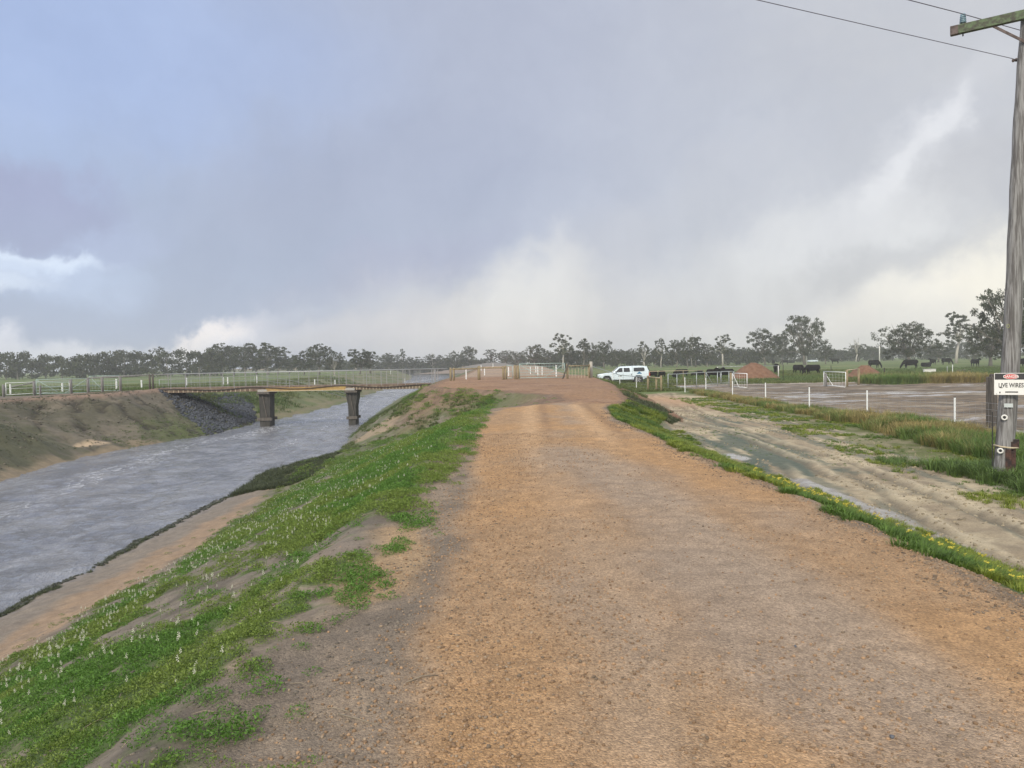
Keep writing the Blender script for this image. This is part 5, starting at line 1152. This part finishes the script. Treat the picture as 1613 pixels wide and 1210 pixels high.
def vergec(x, y, r): g = fbm(x * .9, y * .9, 311, 3)[:, None]; t = np.clip((g - .38) * 5, 0, 1); return 1.2 * ((1 - t) * np.array((.70, .76, .7)) + t * np.array((1.5, 1.12, .9))) * (.8 + .4 * r.random((len(x), 1)))
add_grass('verge_grass', [
    (lambda y: (itp(y, XR) - .1, itp(y, XR) + 1.9), (4.2, 14), 17000, .35, 1.25, lambda x, y: sst(fbm(x * 2.0, y * 1.8, 321, 4, .65) - .22 * sst(itp(y, XR) + .45 - x, 0, .4), .36, .52)),
    (lambda y: (itp(y, XR) + .1, itp(y, XR) + 1.7), (14, 32), 9000, .8, 1.5, lambda x, y: sst(fbm(x * 1.5, y * 1, 322, 4, .6), .38, .54)),
    (lambda y: (itp(y, XR) + 1.0, itp(y, XR) + 2.6), (4.5, 26), 11000, .3, .85, lambda x, y: sst(fbm(x * 1.6, y * 1.1, 323, 4, .6), .44, .58))],
    'green grass and weeds along the right edge of the gravel road', gp, 21, vergec)
gt = [grass_clump(60 + s_, 30, .12, .34, .006, .75, (.31, .29, .125)) for s_ in range(4)]
def dryc(x, y, r): g = fbm(x * .5, y * .5, 331, 3)[:, None] + (r.random((len(x), 1)) - .5) * .3; t = np.clip((g - .36) * 4, 0, 1); return (1 - t) * np.array((.45, .80, .42)) + t * np.array((1.2, 1.05, 1.0))
fl = lambda y: itp(y, [(8, 10.0), (12, 10.2), (20, 11.2), (26, 11.8), (34, 12.2), (42, 12.4), (52, 12.6)])
add_grass('fence_line_grass', [(lambda y: (fl(y), fl(y) * 0 + 14.2), (10, 30), 9000, .45, 1.3, lambda x, y: sst(x - fl(y) + 2.4 * (fbm(x * .6, y * .6, 335, 3) - .5), -.1, .9) * sst(fbm(x * 1.1, y * 1.1, 333, 4, .6), .34, .54)),
    (lambda y: (fl(y), fl(y) * 0 + 13.8), (30, 56), 5000, .5, .9, lambda x, y: sst(x - fl(y) + 1.6 * (fbm(x * .6, y * .6, 336, 3) - .5), 0, .5) * sst(fbm(x * .9, y * .9, 337, 3), .3, .5)),
    (lambda y: (y * 0 + 12, y * 0 + 16), (9, 14), 1500, .8, 1.5, one),
    (lambda y: (y * 0 + 31, y * 0 + 41), (64, 70), 1300, 1.2, 2.2, lambda x, y: sst(fbm(x * .3, y * .3, 334, 3), .35, .55))],
    'long straw and green grass along the white post fence', gt, 22, dryc)
gd = [grass_clump(70 + s_, 34, .16, .30, .007, .9, (.11, .18, .045)) for s_ in range(3)]
add_grass('dark_tussocks', [(lambda y: (y * 0 + 8.7, y * 0 + 11.0), (13.2, 16.6), 420, .6, 1.15, lambda x, y: sst(x - 8.9 - (16 - y) * .0, -.1, .5)), (lambda y: (y * 0 + 9.5, y * 0 + 12.5), (10.0, 13.5), 260, .5, 1.0, one), (lambda y: (y * 0 + 8.6, y * 0 + 9.4), (17.0, 18.2), 40, .4, .7, one)],
    'dark green grass tussocks round the foot of the power pole', gd, 23, lambda x, y, r: np.ones((len(x), 3)) * (.8 + .5 * r.random((len(x), 1))))
add_grass('short_strip_grass', [(lambda y: (fl(y) - 2.6, fl(y) + .8), (11, 48), 9000, .5, 1.1, lambda x, y: sst(fbm(x * .9, y * .7, 345, 4, .6), .42, .56))], 'short patchy grass between the sandy track and the tall fence grass', gp, 27, vergec)
add_grass('sparse_track_weeds', [(lambda y: (y * 0 + 5, y * 0 + 11.5), (6, 40), 2600, .25, .6, lambda x, y: sst(fbm(x * .8, y * .5, 341, 3), .55, .64))], 'sparse low weeds dotted over the sandy side track', gp, 24, lambda x, y, r: np.ones((len(x), 3)) * np.array((.8, .85, .8)))
marsh = [grass_clump(80 + s_, 24, .14, .12, .006, .8, (.075, .095, .045)) for s_ in range(3)]
add_grass('marsh_plants', [(lambda y: (itp(y, XN) + .0, itp(y, XN) + 3.0), (27, 36.2), 2400, .7, 1.3, lambda x, y: sst(fbm(x * .7, y * .7, 351, 3), .25, .45)), (lambda y: (itp(y, XN) - .05, itp(y, XN) + .28), (12, 28), 1500, .2, .65, lambda x, y: sst(fbm(x * .1, y * 1.4, 352, 4, .6), .42, .58)),
    (lambda y: (itp(y, XN) + .1, itp(y, XC) - .6), (39, 58), 5000, .5, 1.1, lambda x, y: sst(fbm(x * .9, y * .5, 353, 3), .42, .6) * .6), (lambda y: (itp(y, XR) + .2, itp(y, XR) + 2.2), (29, 48), 1500, .6, 1.2, lambda x, y: sst(fbm(x * .9, y * .5, 354, 3), .40, .6) * .8)],
    'dark low plants and rushes at the water edge and on the ramp slopes', marsh, 25, lambda x, y, r: np.where((y > 39)[:, None], np.array((1.5, 1.6, 1.0)), 1.0) * (.7 + .6 * r.random((len(x), 1))))
pg = [grass_clump(90 + s_, 16, .3, .14, .012, .7, (.11, .165, .045)) for s_ in range(3)]
add_grass('opposite_bank_tufts', [(lambda y: (itp(y, XF) - 9, itp(y, XF) - .8), (27, 57), 5200, .25, .6, lambda x, y: sst(fbm(x * .6, y * .6, 371, 4, .6) + .10 * sst(-24 - x, 0, 3) * sst(42 - y, 0, 4), .46, .60))], 'low dull green tufts scattered on the opposite bank', marsh, 28, lambda x, y, r: np.ones((len(x), 3)) * (.8 + .7 * r.random((len(x), 1))))
add_grass('pasture_grass', [(lambda y: (y * 0 + 14.5, y * .70), (72, 130), 9000, .9, 1.7, lambda x, y: sst(fbm(x * .2, y * .2, 361, 3), .2, .5)), (lambda y: (y * 0 + 7.5, y * 0 + 14), (58, 90), 2500, .7, 1.3, one), (lambda y: (-y * .69, -y * .28), (62, 120), 6000, .8, 1.5, lambda x, y: (x < itp(y, XF) - 3) * 1.0), (lambda y: (itp(y, XF) - 11, itp(y, XF) - 1), (60, 130), 4000, .8, 1.6, lambda x, y: sst(fbm(x * .3, y * .3, 362, 3), .35, .55)), (lambda y: (y * 0 - 27, y * 0 - 20.8), (44, 56), 1500, .3, .6, lambda x, y: sst(-1.2 - height(x, y, False), 0, 1) * (x > -24) * .8)],
    'short pasture grass and levee grass in the middle distance', pg, 26, lambda x, y, r: np.ones((len(x), 3)) * (.75 + .5 * r.random((len(x), 1))) * np.where((fbm(x * .08, y * .08, 363, 2) > .5)[:, None], np.array((1.2, 1.0, 1.0)), 1.0))

# ------------------------------------------------------------------ wild flowers
def flower_mesh(kind):
    b_ = MB()
    if kind == 'white':
        b_.tube([(0, 0, -.02), (.004, 0, .05), (.002, .003, .105)], [.0025, .002, .0015], 4, 0)
        for k in range(9):
            z = .078 + k * .0055; r = .0085 * (1 - (k / 9) ** 2 * .8); a = k * 2.4; c0 = Vector((r * .6 * math.cos(a), r * .6 * math.sin(a), z)); o_ = Vector((math.cos(a), math.sin(a), .4)) * r; q_ = Vector((-math.sin(a), math.cos(a), .1)) * r * .8; u_ = Vector((0, 0, r * .8))
            b_.raw([c0 - o_ * .3, c0 + q_, c0 + o_, c0 - q_, c0 + u_, c0 - u_ * .6], [(0, 1, 4), (1, 2, 4), (2, 3, 4), (3, 0, 4), (1, 0, 5), (2, 1, 5), (3, 2, 5), (0, 3, 5)], 1)
    else:
        b_.tube([(0, 0, -.02), (.01, 0, .10), (.02, .01, .19)], [.003, .0025, .002], 4, 0)
        for j in range(3):
            c0 = Vector((.02 + .018 * math.cos(j * 2.1), .01 + .018 * math.sin(j * 2.1), .19 - .01 * j))
            for k in range(5): a = k * 1.2566 + j; b_.raw([c0, c0 + Vector((math.cos(a - .4) * .014, math.sin(a - .4) * .014, .014)), c0 + Vector((math.cos(a) * .021, math.sin(a) * .021, .018)), c0 + Vector((math.cos(a + .4) * .014, math.sin(a + .4) * .014, .014))], [(0, 1, 2, 3)], 1)
    o = b_.build('flower', [M['stem'], M['petal' if kind == 'white' else 'ypetal']]); me = o.data; vv = np.array([tuple(v) for v in b_.v]); bpy.data.objects.remove(o); return me, vv, b_.f, b_.mi
fm_w, fv_w, ff_w, fi_w = flower_mesh('white'); fm_y, fv_y, ff_y, fi_y = flower_mesh('yellow')
rng = np.random.default_rng(9); n_ = 60000; y = 2.2 + 40 * rng.random(n_) ** 1.25; x = rng.uniform(-10, 1, n_); d_ = itp(y, XC) - x
pr_ = (.05 + .30 * sst(weedmask(x, y), .2, .8)) * (.45 + .55 * sst(fbm(x * 1.3, y * 1.3, 401, 3), .36, .62)) * sst(d_, -.3, 1.0) * (.45 + .55 * sst(y, 5, 13)) * (.6 + .5 * sst(d_, 1.0, 4)) * sst(x - itp(y, XN), 2.8, 3.2) * sst(30, y * 0 + 20, 26)
pr_ = pr_ * sst(34 - y, 0, 8)
k = (rng.random(n_) < pr_ * 1.3) & inview(x, y); x, y = x[k], y[k]; z = height(x, y); o_ = np.argsort(y); x, y, z = x[o_], y[o_], z[o_]; print('flowers', len(x))
sc_f = rng.uniform(.5, 1.05, len(x))
for i in range(min(300, len(x))):
    o = bpy.data.objects.new('white_flower', fm_w); COL.objects.link(o); o.location = (x[i], y[i], z[i] + .01); o.rotation_euler = (rng.normal() * .15, rng.normal() * .15, rng.random() * 6.28); o.scale = (sc_f[i],) * 3
    tag(o, 'small white flower spike standing among green weeds on the near slope of the levee', 'flower', 'white flower spikes on the slope')
def mergeflowers(xs_, ys_, zs_, ss_, fv_, ff_, fi_, name, mats, label, fat=1.0):
    n_ = len(xs_); nv = len(fv_); a = rng.random(n_) * 6.28; ca, sa = np.cos(a)[:, None], np.sin(a)[:, None]; s_ = ss_[:, None]
    V = np.stack([(fv_[None, :, 0] * ca - fv_[None, :, 1] * sa) * s_ * fat + xs_[:, None], (fv_[None, :, 0] * sa + fv_[None, :, 1] * ca) * s_ * fat + ys_[:, None], fv_[None, :, 2] * s_ + zs_[:, None]], -1).reshape(-1, 3)
    F = []; mi = []
    for j in range(n_):
        F += [tuple(q + j * nv for q in f) for f in ff_]; mi += fi_
    o = mk(name, V, F, mats); o.data.polygons.foreach_set('material_index', mi[:len(o.data.polygons)]); return tag(o, label, 'flowers', kind='stuff')
mergeflowers(x[300:], y[300:], z[300:] + .01, sc_f[300:] * .85, fv_w, ff_w, fi_w, 'distant_white_flowers', [M['stem'], M['petal']], 'countless small white flower spikes farther down and along the levee slope', 1.2)
yf = []
for (cx_, cy_, sx, sy, n_) in ((3.75, 9.9, .30, .50, 46), (3.95, 7.9, .25, .8, 26), (3.9, 6.3, .25, .9, 30), (3.9, 5.2, .25, .4, 16)):
    for k in range(n_): yf.append((cx_ + rng.normal() * sx, cy_ + rng.normal() * sy))
for xx, yy in yf:
    xx = max(xx, float(itp(yy, XR)) + .12)
    o = bpy.data.objects.new('yellow_flower', fm_y); COL.objects.link(o); o.location = (xx, yy, hz(xx, yy)); o.rotation_euler = (rng.normal() * .2, rng.normal() * .2, rng.random() * 6.28); o.scale = (rng.uniform(.45, .8),) * 3
    tag(o, 'small yellow flower head in the green verge right of the gravel road', 'flower', 'yellow flowers in the right verge')

# ------------------------------------------------------------------ stones
def rockproto(seed, col):
    rng = np.random.default_rng(seed); bm = bmesh.new(); bmesh.ops.create_icosphere(bm, subdivisions=1, radius=1.0); V = np.array([tuple(v.co) for v in bm.verts]); F = np.array([[v.index for v in f.verts] for f in bm.faces]); bm.free()
    V = V * (1 + .28 * (rng.random((len(V), 1)) - .5)) * rng.uniform(.65, 1.15, 3); V[:, 2] *= .75; return V, F, np.tile(np.array(col), (len(V), 1))
rp = [rockproto(s_, (.30, .195, .115)) for s_ in range(5)]
rng = np.random.default_rng(31); n_ = 90000; y = 2.4 + 14 * rng.random(n_) ** 1.9; x = rng.uniform(-2.0, 3.9, n_); xc = itp(y, XC); xr = itp(y, XR)
dn = .08 + 1.0 * np.exp(-((x - xc - 1.3 + .3 * np.sin(y)) / .42) ** 2) + .7 * np.exp(-((x - xr + .1) / .25) ** 2) + .35 * sst(fbm(x * .8, y * .5, 501, 3), .5, .62)
dn = dn * sst(x - xc, -.1, .9); k = (rng.random(n_) < dn) & inview(x, y) & (x < xr + .3); x, y = x[k], y[k]; print('pebbles', len(x))
s_ = .003 + .0085 * rng.random(len(x)) ** 3.0; s_ *= (1 + .02 * y); cm = np.ones((len(x), 3)) * (.55 + .8 * rng.random((len(x), 1))); cm *= np.where(rng.random((len(x), 1)) < .25, np.array((.85, 1.0, 1.2)), np.array((1, 1, 1)))
instance_clumps('loose_gravel', rp, np.stack([x, y, height(x, y) + s_ * .25], -1), s_, rng, cm, 'loose orange laterite pebbles scattered over the road edges', 'gravel', M['pebble'])
for (px, py, sz, lab) in ((1405, 1163, .012, 'small black stone lying on the road near the lower right of the photo'), (1253, 1020, .010, 'small dark stone lying on the middle of the gravel road')):
    p = G(px, py); V, F, C = rockproto(px, (.02, .02, .02)); o = mk('dark_stone', V * sz, F, M['rock'], loc=(p.x, p.y, p.z + sz * .5)); tag(o, lab, 'stone')
rng = np.random.default_rng(37); n_ = 26000; y = 2.3 + 16 * rng.random(n_) ** 1.6; x = itp(y, XC) + .9 - 7.5 * rng.random(n_) ** 1.2; k = inview(x, y) & (x > itp(y, XN) + 2.4) & (rng.random(n_) < .15 + sst(fbm(x * 2, y * 2, 511, 3), .42, .6)); x, y = x[k], y[k]; s_ = (.004 + .010 * rng.random(len(x)) ** 4) * (1 + .03 * y); cm = np.ones((len(x), 3)) * (.6 + .8 * rng.random((len(x), 1)))
instance_clumps('soil_clods', [rockproto(60 + q, (.145, .124, .10)) for q in range(4)], np.stack([x, y, height(x, y)], -1), s_, rng, cm, 'loose grey brown soil clods over the bare parts of the levee slope', 'soil', M['pebble'])
rng = np.random.default_rng(38); n_ = 9000; y = 4 + 20 * rng.random(n_) ** 1.3; x = itp(y, XR) + rng.normal(0, .22, n_) - .02; k = rng.random(n_) < sst(fbm(x * 1.2, y * 1.2, 512, 3), .35, .6); x, y = x[k], y[k]; s_ = (.004 + .016 * rng.random(len(x)) ** 3) * (1 + .02 * y); cm = np.ones((len(x), 3)) * (.5 + 1.0 * rng.random((len(x), 1)))
instance_clumps('verge_debris', [rockproto(70 + q, (.17, .125, .085)) for q in range(4)], np.stack([x, y, height(x, y)], -1), s_, rng, cm, 'brown crumbled soil and litter where the road meets the right verge', 'soil', M['pebble'])
rng = np.random.default_rng(39); n_ = 1500; y = 11 + 18 * rng.random(n_); x = itp(y, XN) + rng.normal(.05, .09, n_); s_ = .02 + .05 * rng.random(n_) ** 2; cm = np.ones((n_, 3)) * (.5 + .9 * rng.random((n_, 1)))
instance_clumps('shore_debris', [rockproto(80 + q, (.05, .055, .045)) for q in range(4)], np.stack([x, y, height(x, y) + .01], -1), s_, rng, cm, 'dark clumped debris in a broken line at the near water edge', 'debris', M['pebble'])
rng = np.random.default_rng(41); n_ = 16000; y = 6 + 34 * rng.random(n_) ** 1.4; x = itp(y, TRK) + rng.normal(0, 1.7, n_); k = (x > itp(y, XR) + 1.6) & inview(x, y) & (rng.random(n_) < sst(fbm(x * .9, y * .6, 514, 4), .42, .6)); x, y = x[k], y[k]; s_ = (.006 + .022 * rng.random(len(x)) ** 4) * (1 + .02 * y); cm = np.ones((len(x), 3)) * (.55 + .9 * rng.random((len(x), 1)))
instance_clumps('track_clods', [rockproto(90 + q, (.25, .21, .145)) for q in range(4)], np.stack([x, y, height(x, y)], -1), s_, rng, cm, 'broken clods of sand and mud thrown up along the side track', 'soil', M['pebble'])
rng = np.random.default_rng(42); n_ = 9000; y = rng.uniform(27, 57, n_); x = itp(y, XF) - rng.uniform(.4, 9, n_); k = inview(x, y) & (rng.random(n_) < sst(fbm(x * .7, y * .7, 515, 4), .40, .6)); x, y = x[k], y[k]; s_ = .02 + .07 * rng.random(len(x)) ** 3; cm = np.ones((len(x), 3)) * (.5 + .9 * rng.random((len(x), 1)))
instance_clumps('bank_clods', [rockproto(95 + q, (.125, .112, .085)) for q in range(4)], np.stack([x, y, height(x, y)], -1), s_, rng, cm, 'eroded clods and crumbs of earth over the bare opposite bank', 'soil', M['pebble'])
# dark rock armour under the left end of the bridge
rng = np.random.default_rng(33); n_ = 4200; u = rng.random(n_); v = rng.random(n_)
A, B_, C_, D_ = [np.array(tuple(G(*q))[:2]) for q in ((250, 613.5), (392, 622), (402, 664), (330, 688))]
xy = (A[None] * (1 - u)[:, None] + B_[None] * u[:, None]) * (1 - v)[:, None] + (D_[None] * (1 - u)[:, None] + C_[None] * u[:, None]) * v[:, None]; xy += rng.normal(size=xy.shape) * .12
s_ = rng.uniform(.07, .17, n_); cm = np.ones((n_, 3)) * (.5 + .9 * rng.random((n_, 1))); rb = [rockproto(50 + q, (.060, .068, .085)) for q in range(5)]
instance_clumps('rock_armour', rb, np.stack([xy[:, 0], xy[:, 1], height(xy[:, 0], xy[:, 1]) + .01], -1), s_, rng, cm, 'dark blue grey broken rock covering the bank under the left end of the bridge', 'rocks', M['pebble'])
# dry twigs on the bare soil
rng = np.random.default_rng(35); tw = MB()
for i in range(150):
    yy = rng.uniform(2.8, 9); xx = itp(yy, XC) - rng.uniform(-.8, 2.6); a = rng.random() * 6.28; L = rng.uniform(.04, .16); z0 = hz(xx, yy) + .008; x2 = xx + math.cos(a) * L; y2 = yy + math.sin(a) * L
    tw.tube([(xx, yy, z0), ((xx + x2) / 2, (yy + y2) / 2, (z0 + hz(x2, y2)) / 2 + .015), (x2, y2, hz(x2, y2) + .008)], [.003, .0025, .0015], 4)
tag(tw.build('dry_twigs', M['twig']), 'thin dry twigs littering the bare soil at the crest of the levee', 'twigs', kind='stuff')
for (px0, py0, px1, py1, lab) in ((533, 1127, 596, 1146, 'pale dry stick on the dark soil near the bottom of the slope'), (640, 1078, 690, 1066, 'thin dark stick on the sandy shoulder of the road')):
    p = G(px0, py0); q = G(px1, py1); b_ = MB(); b_.tube([(0, 0, .006), ((q - p).x / 2, (q - p).y / 2, hz((p.x + q.x) / 2, (p.y + q.y) / 2) - p.z + .016), ((q - p).x, (q - p).y, q.z - p.z + .008)], [.004, .0035, .002], 6); tag(b_.build('dry_stick', M['twig'], None, True, p), lab, 'stick')

# ------------------------------------------------------------------ rain haze
HAZE = 1
if HAZE:
    b_ = MB(); b_.box((0, 340, 6.5), (1700, 820, 23)); hzb = b_.build('haze', []); tag(hzb, 'pale rain haze over the paddocks', 'haze', kind='stuff')
    mh = bpy.data.materials.new('haze_air'); mh.use_nodes = True; n = NT(mh.node_tree); n.n.clear(); o_ = n.add('ShaderNodeOutputMaterial'); pv = n.add('ShaderNodeVolumePrincipled'); pv.inputs['Color'].default_value = (.95, .97, 1.0, 1); pv.inputs['Density'].default_value = .0008; pv.inputs['Anisotropy'].default_value = 0.2
    n.l.new(pv.outputs[0], o_.inputs['Volume']); hzb.data.materials.clear(); hzb.data.materials.append(mh)
